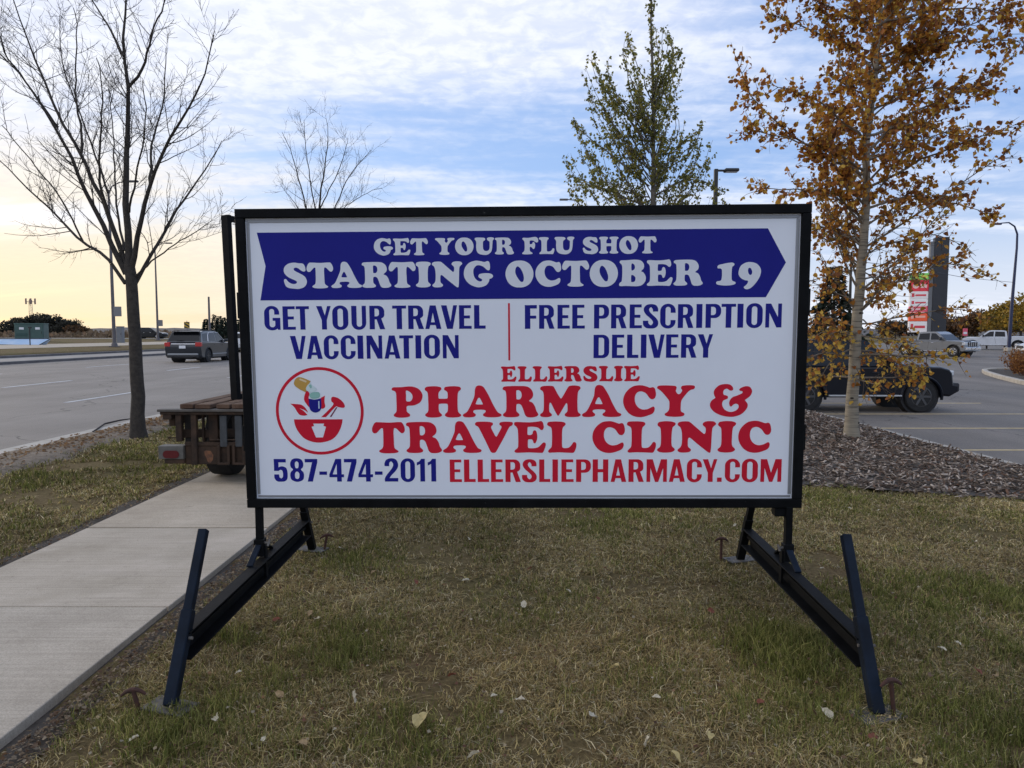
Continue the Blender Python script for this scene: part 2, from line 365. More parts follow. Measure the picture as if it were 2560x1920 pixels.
road = sheet('road', [-25.2, -20, -15, -10, -6.36], [-40, 0, 15, 30, 60, 120, 250, 500], lambda x, y: 0.0, road_mat)
def strip(name, x0, x1, y0, y1, z, m, parent, t=0.004):
    return MB().box(x0, x1, y0, y1, z, z+t).build(name, m, parent)
for k in range(-1, 14):                           # broken lane lines
    y = 15.6 + k*9.0
    strip('lane_mark', -9.89, -9.77, y, y+2.9, 0.001, white_paint, road)
    y = 20.0 + k*9.6
    strip('lane_mark', -14.42, -14.28, y, y+3.1, 0.001, white_paint, road)
    y = 32.4 + (k-2)*9.6
    strip('lane_mark', -19.5, -19.36, y, y+4.2, 0.001, white_paint, road)
gut = MB().box(-6.62, -6.36, -20, 220, -0.05, 0.012, 0.004).build('gutter', curb_mat); gut['kind'] = 'structure'
vz = sheet('verge', seq(-6.40, -5.35, 5), seq(2, 40, 60), lambda x, y: 0.012 + 0.03*math.sin((x+6.4)*3) + 0.02*mnoise.noise((x*2, y*2, 0)) + (-0.05 if x > -5.4 else 0), gravel)
med = MB().box(-28.9, -25.2, -40, 400, -0.1, 0.15, 0.03).build('median', mat('median_concrete', (0.23, 0.21, 0.19), 0.9, col2=(0.30, 0.28, 0.25), vscale=.6)); med['kind'] = 'structure'
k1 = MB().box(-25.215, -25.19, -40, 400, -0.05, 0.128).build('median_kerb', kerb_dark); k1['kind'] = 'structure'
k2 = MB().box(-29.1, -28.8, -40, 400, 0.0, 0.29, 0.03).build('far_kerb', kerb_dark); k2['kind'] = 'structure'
sheet('far_path', [-42.5, -40, -37.6, -35.4], [-40, 0, 30, 60, 100, 107], lambda x, y: lerp_tab(x, LEFT_TAB)+0.02, concrete)
sheet('cross_road', [-160, -80, -62, -55, -48, -40, -29.2], [109, 113, 118], lambda x, y: lerp_tab(x, LEFT_TAB)+0.03, mat('pale_cross_road', (0.36, 0.34, 0.31), 0.9))

# pavement of separate slabs
def edge_strip(name, x0, x1, y0, y1, sgn):
    """bare trodden soil beside the pavement"""
    def zf(x, y): return (bump_lawn(x, y)-.004 - .012*(1-abs(x-(x0 if sgn > 0 else x1))/abs(x1-x0)))
    sheet(name, seq(x0, x1, 4), seq(y0, y1, 50), zf, soil)
edge_strip('soil_edge', -1.885, -1.70, 1.0, 24, 1); edge_strip('soil_edge', -3.45, -3.25, 3.0, 30, -1)
walk = MB().box(-3.26, -1.88, -4, 60, -0.11, -0.05).build('sidewalk', mat('joint_dirt', (.02, .017, .014), .95)); walk['kind'] = 'structure'
joints = [-1.02, 0.63, 2.28, 3.78, 5.37, 7.05, 8.75, 10.4, 12.05, 13.7, 15.35, 17.0, 18.65, 20.3, 22, 23.7, 25.4, 27.1, 28.8]
slab_mats = [concrete, concrete_material('concrete_slab_warm', (.385, .32, .24), (.49, .415, .32), 4.0), concrete_material('concrete_slab_grey', (.355, .305, .24), (.465, .405, .325), 9.0)]
for i, (a, b) in enumerate(zip(joints, joints[1:])):
    h = rng.uniform(-.003, .003)
    MB().box(-3.26, -1.875, a+.010, b-.010, -0.06, 0.022+h, 0.003).build('slab', slab_mats[i % 3], walk)

# parking lot with kerb and stall lines
lot = sheet('parking_lot', [7.1, 9, 12, 16, 22, 30, 45, 70, 110], [3, 8, 14, 22, 30, 40, 56, 70, 92, 110], lambda x, y: lot_z(y), lot_mat)
kb = empty('kerb', (0, 0, 0)); kb['kind'] = 'structure'
yk = 4.0
while yk < 34:
    z0 = lot_z(yk)
    MB().box(CURB_X-0.10, CURB_X+0.15, yk+.004, yk+2.99, z0-.1, z0+0.135, 0.02).build('kerb_stone', curb_mat, kb); yk += 3.0
for y in (9.1, 11.9, 14.7, 17.35, 20.1, 22.8, 25.5):
    strip('stall_line', CURB_X+0.55, CURB_X+6.3, y-.05, y+.05, lot_z(y)+.001, yellow_paint, lot)

# ---------------------------------------------------------------- lettering: outlines drawn point by point
def crom(pts, n=5):
    """closed smooth outline; a third value marks a sharp corner"""
    out = []; m = len(pts)
    for i in range(m):
        p1, p2 = pts[i], pts[(i+1) % m]; s1, s2 = len(p1) > 2, len(p2) > 2
        p0 = p1 if s1 else pts[i-1]; p3 = p2 if s2 else pts[(i+2) % m]
        if s1 and s2: out.append(p1[:2]); continue
        for k in range(n):
            t = k/n
            out.append(tuple(0.5*((2*p1[a]) + (-p0[a]+p2[a])*t + (2*p0[a]-5*p1[a]+4*p2[a]-p3[a])*t*t + (-p0[a]+3*p1[a]-3*p2[a]+p3[a])*t**3) for a in (0, 1)))
    return out
def P_(s):
    return [tuple(float(v) for v in q.rstrip('s').split(',')) + ((1,) if q.endswith('s') else ()) for q in s.split()]
def rpoly(pts):
    """polygon with rounded corners (x, y, r)"""
    out = []; m = len(pts)
    for i in range(m):
        p = pts[i]
        if len(p) < 3 or p[2] == 0: out.append(p[:2]); continue
        c = Vector(p[:2]); a = Vector(pts[i-1][:2]); b = Vector(pts[(i+1) % m][:2]); r = p[2]
        da = (a-c); db = (b-c); la, lb = min(r, da.length*.995), min(r, db.length*.995); da.normalize(); db.normalize()
        q0, q2 = c+da*la, c+db*lb; kk = 0.5523
        c1, c2 = q0+(c-q0)*kk, q2+(c-q2)*kk
        for k in range(9):
            t = k/8; out.append(tuple(q0*(1-t)**3 + c1*3*t*(1-t)**2 + c2*3*t*t*(1-t) + q2*t**3))
    return out
# heavy soft-serif capitals: (cap top, baseline, outline, holes)
SERIF = {
'P': (258, 570, "245,283 262,267 330,266 440,259 515,288 548,350 525,415 465,447 395,455 389,490 393,515 418,535 418,557 385,568 340,571 295,568 264,557 262,538 284,515 289,480 289,400 287,330 275,307 250,297", ["386,303 415,308 445,340 448,375 430,405 400,409 385,400 385,350"]),
'H': (257, 570, "572,282 585,265 620,258 690,258 728,268 736,285 722,303 708,325 706,370 715,381 745,382 785,381 796,370 797,330 788,308 766,295 764,275 785,262 850,257 905,261 926,273 926,292 905,312 897,340 894,410 895,490 903,520 925,540 926,555 900,567 845,571 795,567 768,553 770,535 790,515 797,490 797,445 788,433 750,431 715,434 707,445 707,490 714,516 735,538 735,555 705,567 650,571 600,567 573,553 575,535 597,515 604,480 603,400 600,330 590,308 575,297", []),
'A': (257, 570, "1110,250 1145,260 1165,285 1200,345 1240,430 1275,495 1295,522 1325,538 1325,555 1295,567 1230,570 1175,566 1148,553 1147,536 1165,522 1172,505 1155,495 1110,493 1062,497 1048,510 1055,525 1072,538 1070,556 1045,567 1000,570 960,566 944,550 955,535 985,515 1010,475 1045,400 1062,350 1068,290 1082,260", ["1106,373 1118,382 1142,430 1140,440 1108,441 1077,438 1075,428 1092,388"]),
'R': (257, 570, "1341,280 1355,264 1400,259 1500,257 1580,263 1625,295 1641,340 1632,375 1605,400 1602,409 1635,425 1660,465 1672,505 1690,535 1688,552 1660,567 1620,572 1580,567 1560,545 1548,510 1530,460 1512,440 1490,436 1477,445 1474,480 1478,512 1503,538 1502,556 1475,567 1425,570 1370,567 1343,553 1345,537 1368,515 1376,480 1377,400 1374,330 1365,305 1345,295", ["1475,310 1483,300 1500,300 1520,315 1528,345 1522,375 1505,391 1482,390 1476,380"]),
'M': (257, 570, "1711,283 1722,265 1760,257 1830,258 1850,275 1885,340 1912,380 1922,380 1945,345 1985,275 2005,258 2050,254 2095,260 2110,275 2107,290 2090,312 2083,345 2080,420 2083,500 2090,522 2110,540 2110,555 2085,567 2030,570 1980,567 1956,555 1957,537 1975,520 1982,500 1980,445 1972,430 1962,440 1930,495 1900,545 1890,555 1878,545 1850,495 1822,435 1810,425 1802,440 1800,490 1805,520 1826,540 1824,556 1800,567 1765,570 1725,566 1710,552 1715,537 1735,520 1745,490 1747,400 1745,340 1735,310 1715,297", []),
'T': (611, 923, "100,612 210,617 315,612 345,620 368,665 369,700 355,720 335,722 315,705 290,680 272,672 262,680 258,720 260,800 262,855 272,880 300,900 302,912 275,922 205,926 140,922 113,910 115,895 140,878 152,850 155,780 155,690 150,675 135,675 110,700 90,720 65,724 47,705 47,670 65,630 80,616", []),
'V': (611, 921, "1065,632 1080,614 1120,610 1190,611 1235,620 1243,637 1228,655 1225,672 1245,715 1268,755 1280,755 1300,720 1325,672 1325,655 1308,642 1310,622 1340,612 1385,611 1430,615 1440,630 1432,647 1410,660 1390,690 1350,770 1300,860 1275,905 1258,919 1232,919 1215,903 1190,850 1150,765 1110,685 1095,660 1072,648", []),
'E': (611, 919, "1453,632 1460,617 1500,614 1600,618 1690,610 1718,605 1735,620 1745,655 1742,680 1728,694 1712,690 1690,672 1650,662 1600,662 1587,668 1584,700 1585,735 1595,742 1615,742 1632,733 1638,710 1648,698 1665,700 1678,730 1680,770 1672,805 1660,824 1645,820 1637,800 1628,787 1605,785 1590,790 1587,830 1590,865 1605,873 1650,873 1690,862 1715,840 1735,820 1752,817 1764,830 1760,860 1745,900 1732,918 1700,919 1600,915 1510,918 1470,917 1455,905 1462,890 1485,870 1492,840 1492,760 1488,690 1475,662 1456,645", []),
'L': (611, 918, "1778,635 1790,617 1830,611 1900,611 1945,618 1960,632 1955,648 1935,668 1927,700 1925,770 1926,850 1935,868 1960,872 1995,865 2020,840 2035,817 2050,813 2065,825 2066,860 2052,900 2035,918 2000,918 1900,914 1830,916 1800,917 1787,905 1795,888 1818,865 1825,830 1826,750 1823,690 1812,665 1785,650", []),
'C': (630, 953, "262,790 275,725 315,670 370,635 440,627 490,638 530,652 560,647 580,662 592,710 588,745 570,768 545,770 525,755 500,720 475,700 440,690 405,700 383,735 380,785 395,830 425,862 465,877 510,872 540,858 560,848 575,850 582,870 575,900 555,922 525,935 480,950 430,956 370,945 315,910 275,850", []),
'Y': (257, 583, "925,285 932,265 970,257 1060,258 1110,264 1123,278 1118,300 1115,315 1130,340 1145,348 1160,342 1178,318 1178,303 1168,288 1175,266 1210,257 1270,256 1303,262 1308,280 1295,297 1265,305 1235,330 1195,380 1172,420 1168,480 1172,525 1202,545 1204,565 1180,578 1110,583 1040,578 1008,565 1010,547 1035,530 1050,500 1052,440 1045,410 1010,365 970,320 945,300", []),
'&': (257, 583, "1700,285 1702,300 1690,312 1670,312 1655,302 1635,293 1610,305 1600,330 1607,355 1630,362 1648,372 1648,393 1630,403 1605,415 1593,440 1597,475 1620,510 1660,530 1700,532 1740,515 1760,490 1760,465 1745,452 1725,450 1705,460 1690,475 1680,478 1668,465 1664,435 1675,405 1700,380 1740,365 1780,348 1798,335 1795,320 1780,318 1765,310 1768,295 1795,278 1835,268 1870,275 1892,305 1893,335 1875,370 1845,395 1825,412 1835,425 1852,450 1853,480 1830,520 1785,560 1720,582 1650,583 1580,567 1515,535 1475,490 1468,450 1485,415 1515,392 1520,383 1508,355 1505,320 1525,285 1565,255 1620,245 1665,250 1690,268", []),
'N': (628, 952, "1134,657 1145,640 1180,630 1240,630 1270,645 1330,697 1395,752 1410,758 1420,745 1422,710 1415,690 1393,670 1392,650 1415,633 1460,627 1505,632 1525,650 1522,665 1500,685 1488,715 1484,800 1480,900 1475,945 1465,953 1445,945 1400,910 1330,855 1275,808 1255,797 1243,810 1240,850 1244,890 1270,915 1272,932 1250,947 1205,952 1160,949 1138,935 1140,918 1165,895 1178,860 1180,790 1175,730 1160,690 1138,672", []),
'I': (628, 953, "1546,658 1560,637 1600,629 1640,627 1690,630 1725,642 1732,658 1720,675 1703,690 1695,730 1692,800 1693,860 1700,888 1724,912 1724,930 1695,947 1635,953 1575,948 1547,932 1548,915 1572,895 1582,860 1583,790 1580,720 1572,692 1550,675", []),
'S': (297, 530, "310,372 295,378 275,370 250,350 228,342 210,348 208,362 222,375 260,395 300,420 320,455 318,490 295,520 250,535 205,533 155,525 130,505 117,465 122,447 138,448 155,470 185,488 215,490 232,480 228,465 205,452 160,430 128,400 118,365 130,330 165,305 215,297 255,303 285,305 300,315 312,345", []),
'G': (291, 522, "1955,368 1940,372 1925,362 1900,340 1870,328 1840,330 1815,360 1812,400 1825,440 1855,468 1880,470 1890,458 1880,447 1860,435 1857,418 1870,405 1910,398 1955,400 1980,412 1985,430 1970,445 1955,450 1948,475 1925,505 1880,522 1840,522 1785,500 1745,460 1728,410 1738,350 1775,305 1830,286 1875,290 1910,298 1940,290 1955,305 1960,340", []),
'O': (240, 438, "672,340 680,300 703,264 740,242 780,237 820,242 857,264 880,300 888,340 880,380 857,416 820,438 780,443 740,438 703,416 680,380", ["747,318 752,294 764,282 778,287 796,310 810,345 814,372 810,394 800,401 786,396 766,370 752,343"]),
'B': (240, 438, "902,257 910,243 950,241 1020,237 1065,245 1088,275 1085,305 1068,325 1085,335 1102,365 1100,400 1075,430 1035,440 960,437 910,438 899,428 905,412 918,402 922,370 923,310 920,280 912,268", ["993,270 1005,268 1018,282 1018,305 1005,318 993,315", "992,358 1005,355 1022,370 1024,390 1015,405 997,408 991,400"]),
'U': (62, 190, "403,72 412,62 440,61 475,63 487,72 482,82 470,92 468,115 470,145 480,160 497,163 512,157 520,140 521,110 520,92 505,82 500,70 512,61 540,60 555,66 553,76 545,86 543,110 540,145 530,172 505,190 475,192 440,185 420,165 415,130 416,100 412,85", []),
'F': (61, 193, "155,75 162,65 200,66 240,60 262,60 275,72 278,92 268,102 255,98 240,88 220,86 212,92 212,110 218,115 230,112 236,100 247,100 254,120 250,145 240,153 232,145 222,136 213,138 212,160 217,172 232,182 230,190 195,194 160,192 154,183 165,172 172,155 172,110 168,90", []),
'1': (240, 438, "1650,295 1660,283 1690,275 1740,266 1770,266 1782,275 1778,288 1765,300 1762,340 1763,385 1770,403 1792,413 1793,425 1770,435 1715,439 1660,433 1643,422 1648,408 1675,402 1685,385 1687,340 1683,315 1670,308 1655,308", []),
'9': (240, 438, "1815,330 1830,290 1870,265 1915,263 1955,278 1982,315 1980,360 1955,410 1915,455 1885,468 1865,465 1857,452 1872,438 1886,420 1886,404 1865,399 1835,385 1816,358", ["1885,325 1890,308 1905,308 1917,330 1915,352 1903,360 1890,348"]),
}
def sans(ch, W=None):
    """condensed bold sans capital in a box of cap height 1; returns list of outlines"""
    s, t = 0.215, 0.125
    B = lambda x0, y0, x1, y1: [(x0, y0), (x1, y0), (x1, y1), (x0, y1)]
    def st(x0, y0, x1, y1, r): return rpoly([(x0, y0, r), (x1, y0, r), (x1, y1, r), (x0, y1, r)])
    if ch == 'I': return .225, [B(0, 0, .225, 1)]
    if ch == 'E': return .53, [[(0, 0), (.53, 0), (.53, t), (s, t), (s, .44), (.46, .44), (.46, .565), (s, .565), (s, 1-t), (.51, 1-t), (.51, 1), (0, 1)]]
    if ch == 'F': return .5, [[(0, 0), (s+.01, 0), (s+.01, .43), (.47, .43), (.47, .555), (s+.01, .555), (s+.01, 1-t-.02), (.5, 1-t-.02), (.5, 1), (0, 1)]]
    if ch == 'L': return .475, [[(0, 0), (.475, 0), (.475, t+.01), (s+.005, t+.01), (s+.005, 1), (0, 1)]]
    if ch == 'T': return .57, [[(.175, 0), (.395, 0), (.395, 1-t), (.57, 1-t), (.57, 1), (0, 1), (0, 1-t), (.175, 1-t)]]
    if ch == 'H': return .67, [[(0, 0), (s+.01, 0), (s+.01, .43), (.67-s-.01, .43), (.67-s-.01, 0), (.67, 0), (.67, 1), (.67-s-.01, 1), (.67-s-.01, .57), (s+.01, .57), (s+.01, 1), (0, 1)]]
    if ch == 'N': return .65, [[(0, 0), (.155, 0), (.155, .62), (.45, 0), (.65, 0), (.65, 1), (.5, 1), (.5, .43), (.215, 1), (0, 1)]]
    if ch == 'M': return .89, [[(0, 0), (.165, 0), (.165, .62), (.375, 0), (.515, 0), (.725, .62), (.725, 0), (.89, 0), (.89, 1), (.625, 1), (.447, .40), (.265, 1), (0, 1)]]
    if ch == 'A': return .66, [[(0, 0), (.165, 0), (.205, .165), (.425, .165), (.465, 0), (.66, 0), (.435, 1), (.195, 1)], [(.235, .285), (.315, .70), (.395, .285)]]
    if ch == 'V': return .66, [[(.235, 0), (.475, 0), (.66, 1), (.5, 1), (.385, .31), (.225, 1), (0, 1)]]
    if ch == 'Y': return .61, [[(.22, 0), (.43, 0), (.43, .40), (.61, 1), (.46, 1), (.355, .60), (.225, 1), (0, 1), (.22, .40)]]
    if ch in 'O0': return .65, [st(0, -.02, .65, 1.02, .31), st(s, .11, .65-s, .89, .108)]
    if ch == 'U': return .61, [rpoly([(0, 1), (0, -.02, .3), (.61, -.02, .3), (.61, 1), (.435, 1), (.435, .115, .1), (s, .115, .1), (s, 1)])]
    if ch == 'C': return .62, [rpoly([(.62, .64), (.62, 1.02, .3), (0, 1.02, .31), (0, -.02, .31), (.62, -.02, .3), (.62, .335), (.42, .335), (.42, .11, .098), (s, .11, .1), (s, .89, .1), (.42, .89, .098), (.42, .64)])]
    if ch == 'G': return .665, [rpoly([(.63, .65), (.63, 1.02, .3), (0, 1.02, .31), (0, -.02, .31), (.47, -.02, .12), (.54, .055), (.565, 0), (.665, 0), (.665, .51), (.35, .51), (.35, .385), (.455, .385), (.455, .11, .11), (s, .11, .11), (s, .89, .1), (.425, .89, .1), (.425, .65)])]
    if ch == 'D': return .65, [rpoly([(0, 0), (.65, 0, .27), (.65, 1, .27), (0, 1)]), rpoly([(s, t), (.44, t, .1), (.44, 1-t, .1), (s, 1-t)])]
    if ch == 'P': return .62, [rpoly([(0, 0), (s, 0), (s, .41), (.62, .41, .25), (.62, 1, .25), (0, 1)]), rpoly([(s, .535), (.41, .535, .11), (.41, .88, .11), (s, .88)])]
    if ch == 'R': return .645, [rpoly([(0, 0), (s, 0), (s, .42), (.295, .42), (.43, 0), (.645, 0), (.49, .455), (.62, .53, .08), (.62, 1, .25), (0, 1)]), rpoly([(s, .55), (.40, .55, .11), (.40, .88, .11), (s, .88)])]
    if ch == '.': return .21, [B(0, 0, .21, .19)]
    if ch == '-': return .33, [B(0, .30, .33, .445)]
    TR = {'S': (58, 256, 1013, "1135,118s 1093,118s 1092,100 1078,82 1063,96 1066,116 1085,140 1115,168 1136,200 1133,235 1110,255 1078,259 1040,254 1016,230 1013,194s 1056,194s 1058,215 1076,232 1092,218 1092,198 1070,172 1040,145 1022,118 1020,90 1040,64 1078,56 1115,64 1134,90", []),
          '5': (68, 262, 48, "48,68s 151,68s 151,97s 88,97s 87,140s 105,132 130,133 155,150 163,190 160,235 140,258 107,263 70,258 50,232 48,200s 90,200s 92,222 107,234 122,220 124,190 118,168 103,160 88,170s 48,170s", []),
          '2': (68, 262, 993, "993,130s 993,105 1010,75 1050,63 1090,72 1110,105 1108,140 1085,175 1050,210 1035,232s 1110,232s 1110,262s 993,262s 993,235 1010,205 1040,170 1062,140 1068,112 1052,90 1035,102 1033,130s", []),
          '7': (68, 262, 313, "313,68s 420,68s 420,97s 377,262s 333,262s 375,97s 313,97s", []),
          '4': (68, 262, 520, "520,200s 575,68s 625,68s 625,200s 645,200s 645,225s 625,225s 625,262s 585,262s 585,225s 520,225s", ["548,200s 585,200s 585,110s"]),
          '1': (68, 262, 1270, "1308,68s 1338,68s 1338,262s 1298,262s 1298,112s 1270,125s 1270,98s 1290,90", []),
          '8': (68, 262, 185, "243,62 282,72 299,104 296,138 278,158 298,182 303,215 292,248 245,264 198,248 185,215 190,182 210,158 192,138 188,104 205,72", ["243,88 257,98 260,120 255,142 243,148 231,142 227,120 230,98", "244,175 261,188 264,208 259,232 244,240 229,232 225,208 228,188"])}
    top, base, x0, o, hs = TR[ch]; k = 1/(base-top)
    cv = lambda q: [((x-x0)*k, (base-y)*k) for x, y in crom(P_(q))]
    outs = [cv(o)] + [cv(h) for h in hs]; w = max(p[0] for p in outs[0])
    return w, outs
def fill(name, outlines, z, thick=0.0006):
    """flat filled shape with holes as a mesh lying in local x/y at height z"""
    cu = bpy.data.curves.new(name, 'CURVE'); cu.dimensions = '2D'; cu.fill_mode = 'BOTH'; cu.extrude = thick/2
    for o in outlines:
        sp = cu.splines.new('POLY'); sp.points.add(len(o)-1); sp.use_cyclic_u = True
        for p, q in zip(sp.points, o): p.co = (q[0], q[1], 0, 1)
    ob = bpy.data.objects.new(name, cu); COL.objects.link(ob)
    bpy.context.view_layer.update()
    me = bpy.data.meshes.new_from_object(ob.evaluated_get(bpy.context.evaluated_depsgraph_get()))
    bpy.data.objects.remove(ob); bpy.data.curves.remove(cu); me.name = name
    me.materials.clear()
    me.transform(Matrix.Translation((0, 0, z)))
    return me

# ---------------------------------------------------------------- the portable sign
SW, SH, PW, PH = 3.021, 1.612, 2.916, 1.507
sign = empty('portable_sign', (0.0507, 3.83, 0.0))
tag(sign, 'large white portable sign in a black frame advertising flu shots', 'sign')
SIGN_M = Matrix.Translation((0, 0, 1.3633)) @ Matrix.Rotation(-0.0219, 4, 'Z') @ Matrix.Rotation(0.0294, 4, 'X') @ Matrix.Rotation(-0.0053, 4, 'Y')
def sp(mb, name, m, parent=sign, smooth=None):
    o = mb.build(name, m, None, smooth); o.parent = sign if parent is sign else parent
    if parent is sign: o.matrix_local = SIGN_M
    return o
fw = 0.0475; dpt = 0.075
for (x0, x1, z0, z1) in ((-SW/2, SW/2, SH/2-fw, SH/2), (-SW/2, SW/2, -SH/2, -SH/2+fw), (-SW/2, -SW/2+fw, -SH/2+fw+.001, SH/2-fw-.001), (SW/2-fw, SW/2, -SH/2+fw+.001, SH/2-fw-.001)):
    sp(MB().box(x0, x1, -dpt/2, dpt/2, z0, z1, 0.003), 'frame_rail', black_steel)
for sx in (-1, 1):                                    # hinge pads on the outer side
    for z in (.30, -.42):
        xx = sx*(SW/2+.004); sp(MB().box(xx-.006, xx+.006, -.03, .03, z-.07, z+.07, .002), 'side_pad', black_steel)
bright_edge = mat('dull_aluminium_edge', (0.30, 0.31, 0.33), 0.5, metal=0.5)
for (x0, x1, z0, z1) in ((-PW/2+.004, PW/2-.004, PH/2-.018, PH/2-.002), (-PW/2+.004, PW/2-.004, -PH/2+.002, -PH/2+.014), (-PW/2+.002, -PW/2+.016, -PH/2+.02, PH/2-.02), (PW/2-.018, PW/2-.002, -PH/2+.02, PH/2-.02)):
    sp(MB().box(x0, x1, -.016, .016, z0, z1, .001), 'edge_trim', bright_edge)
vinyl = mat('white_sign_vinyl', (0.78, 0.815, 0.89), 0.55, var=0.025, vscale=1.2, spec=0.2, bump=.06, bscale=3)
ink_blue = mat('blue_print', (0.012, 0.014, 0.22), 0.55, spec=0.15, var=0.06, vscale=2)
ink_red = mat('red_print', (0.60, 0.012, 0.035), 0.55, spec=0.15, var=0.05, vscale=2)
ink_white = mat('white_print', (0.70, 0.73, 0.80), 0.55, spec=0.2)
panel = sp(MB().box(-PW/2-.006, PW/2+.006, -.012, .012, -PH/2-.006, PH/2+.006), 'panel', vinyl)
# print lies in the panel plane: local x right, y up -> panel frame
PRINT = Matrix.Translation((-PW/2, -.0126, -PH/2)) @ Matrix.Rotation(math.pi/2, 4, 'X')
def print_part(name, outlines, m, lift=0.0):
    me = fill(name, outlines, lift); me.transform(PRINT); return link(name, me, m, panel)
print_part('banner', [[(.054, 1.438), (2.751, 1.438), (2.85, 1.261), (2.751, 1.080), (.059, 1.080), (.094, 1.262)]], ink_blue)
print_part('divider', [[(1.388, .752), (1.398, .752), (1.398, 1.057), (1.388, 1.057)]], ink_red)
TEXT = [
('c', 'w', 1.3135, 1.4019, 'GETYOURFLUSHOT', [0.6778, 0.7792, 0.7804, 0.8716, 0.8716, 0.9656, 1.0037, 1.1066, 1.1096, 1.2076, 1.2135, 1.3162, 1.3204, 1.4211, 1.4653, 1.5498, 1.5533, 1.635, 1.6357, 1.7401, 1.7846, 1.8655, 1.8703, 1.9717, 1.9765, 2.0744, 2.0778, 2.1714]),
('c', 'w', 1.1432, 1.2789, 'STARTINGOCTOBER19', [0.1903, 0.3135, 0.3141, 0.4564, 0.4444, 0.6093, 0.6105, 0.7662, 0.7542, 0.8977, 0.8983, 0.979, 0.985, 1.1461, 1.1544, 1.3093, 1.3757, 1.5241, 1.5344, 1.6709, 1.6758, 1.8183, 1.8217, 1.9702, 1.9771, 2.1178, 2.1226, 2.2584, 2.2632, 2.4172, 2.4877, 2.5902, 2.6038, 2.7213]),
('s', 'b', 0.9224, 1.0479, 'GETYOURTRAVEL', [0.0757, 0.1618, 0.176, 0.2448, 0.2479, 0.3191, 0.3584, 0.4369, 0.4442, 0.5301, 0.5472, 0.6262, 0.6446, 0.7278, 0.7675, 0.8421, 0.853, 0.9367, 0.944, 1.03, 1.03, 1.1154, 1.1257, 1.1927, 1.2061, 1.2676]),
('s', 'b', 0.7643, 0.8889, 'VACCINATION', [0.2108, 0.2959, 0.3008, 0.3852, 0.3932, 0.4726, 0.4849, 0.5648, 0.5759, 0.6066, 0.6251, 0.7092, 0.7215, 0.8062, 0.8019, 0.8767, 0.8889, 0.9196, 0.9349, 1.0206, 1.0359, 1.1216]),
('s', 'b', 0.9203, 1.0464, 'FREEPRESCRIPTION', [1.4775, 1.5417, 1.5535, 1.6353, 1.6516, 1.7171, 1.7301, 1.7968, 1.8458, 1.9254, 1.9365, 2.0187, 2.035, 2.1002, 2.1054, 2.1868, 2.1966, 2.2779, 2.2903, 2.3728, 2.3878, 2.419, 2.4365, 2.5177, 2.5196, 2.5955, 2.6039, 2.6351, 2.6506, 2.7368, 2.7517, 2.8371]),
('s', 'b', 0.7618, 0.8865, 'DELIVERY', [1.8441, 1.9273, 1.9424, 2.0092, 2.0229, 2.0831, 2.0962, 2.1256, 2.1354, 2.2217, 2.2302, 2.2968, 2.3099, 2.3921, 2.3979, 2.4781]),
('c', 'r', 0.6365, 0.7199, 'ELLERSLIE', [1.3478, 1.4311, 1.4376, 1.5137, 1.5181, 1.5968, 1.5995, 1.6837, 1.6886, 1.7824, 1.7899, 1.8657, 1.8735, 1.9508, 1.9544, 2.0024, 2.0082, 2.0927]),
('c', 'r', 0.4433, 0.6136, 'PHARMACY&', [0.7549, 0.9223, 0.9344, 1.1305, 1.1387, 1.3492, 1.3558, 1.5484, 1.5577, 1.7766, 1.7834, 1.9956, 2.0045, 2.1802, 2.1855, 2.3875, 2.4694, 2.6922]),
('c', 'r', 0.2477, 0.4192, 'TRAVELCLINIC', [0.6426, 0.822, 0.8286, 1.0231, 1.0286, 1.2391, 1.2045, 1.4104, 1.4169, 1.5884, 1.5956, 1.7542, 1.8403, 2.0156, 2.0261, 2.1837, 2.19, 2.2881, 2.2992, 2.5045, 2.515, 2.6118, 2.6249, 2.7999]),
('s', 'b', 0.0894, 0.2157, '587-474-2011', [0.0962, 0.1706, 0.1848, 0.2611, 0.2675, 0.3366, 0.3463, 0.3883, 0.4012, 0.4818, 0.4837, 0.5527, 0.5611, 0.6416, 0.6525, 0.6944, 0.7059, 0.7812, 0.7941, 0.8731, 0.884, 0.9277, 0.9437, 0.9887]),
('s', 'r', 0.0863, 0.2112, 'ELLERSLIEPHARMACY.COM', [1.0637, 1.1298, 1.1419, 1.2047, 1.2163, 1.2784, 1.2892, 1.3551, 1.3679, 1.4523, 1.4586, 1.5388, 1.5522, 1.6122, 1.6243, 1.6543, 1.673, 1.7396, 1.753, 1.8329, 1.8429, 1.9275, 1.9408, 2.0253, 2.0372, 2.1203, 2.1349, 2.2451, 2.2564, 2.3426, 2.3525, 2.4334, 2.4373, 2.5161, 2.5161, 2.5413, 2.5578, 2.6385, 2.6484, 2.735, 2.7495, 2.8617])]
for kind, colr, base, top, chars, ex in TEXT:
    H = top-base; bm = bmesh.new()
    for i, ch in enumerate(chars):
        u0, u1 = ex[2*i], ex[2*i+1]
        if kind == 'c':
            ct, cb, o, hs = SERIF[ch]; k = H/(cb-ct)
            outs = [[(x, (cb-y)*k) for x, y in crom(P_(q))] for q in [o]+hs]
        else:
            w, outs = sans(ch); outs = [[(x, y*H) for x, y in q] for q in outs]
        xa, xb = min(p[0] for p in outs[0]), max(p[0] for p in outs[0])
        outs = [[(u0+(p[0]-xa)*(u1-u0)/(xb-xa), base+p[1]) for p in q] for q in outs]
        me = fill('glyph', outs, 0.0008 if colr == 'w' else 0.0); bm.from_mesh(me); bpy.data.meshes.remove(me)
    me = bpy.data.meshes.new('lettering'); bm.to_mesh(me); bm.free(); me.transform(PRINT)
    link('lettering', me, {'w': ink_white, 'b': ink_blue, 'r': ink_red}[colr], panel)
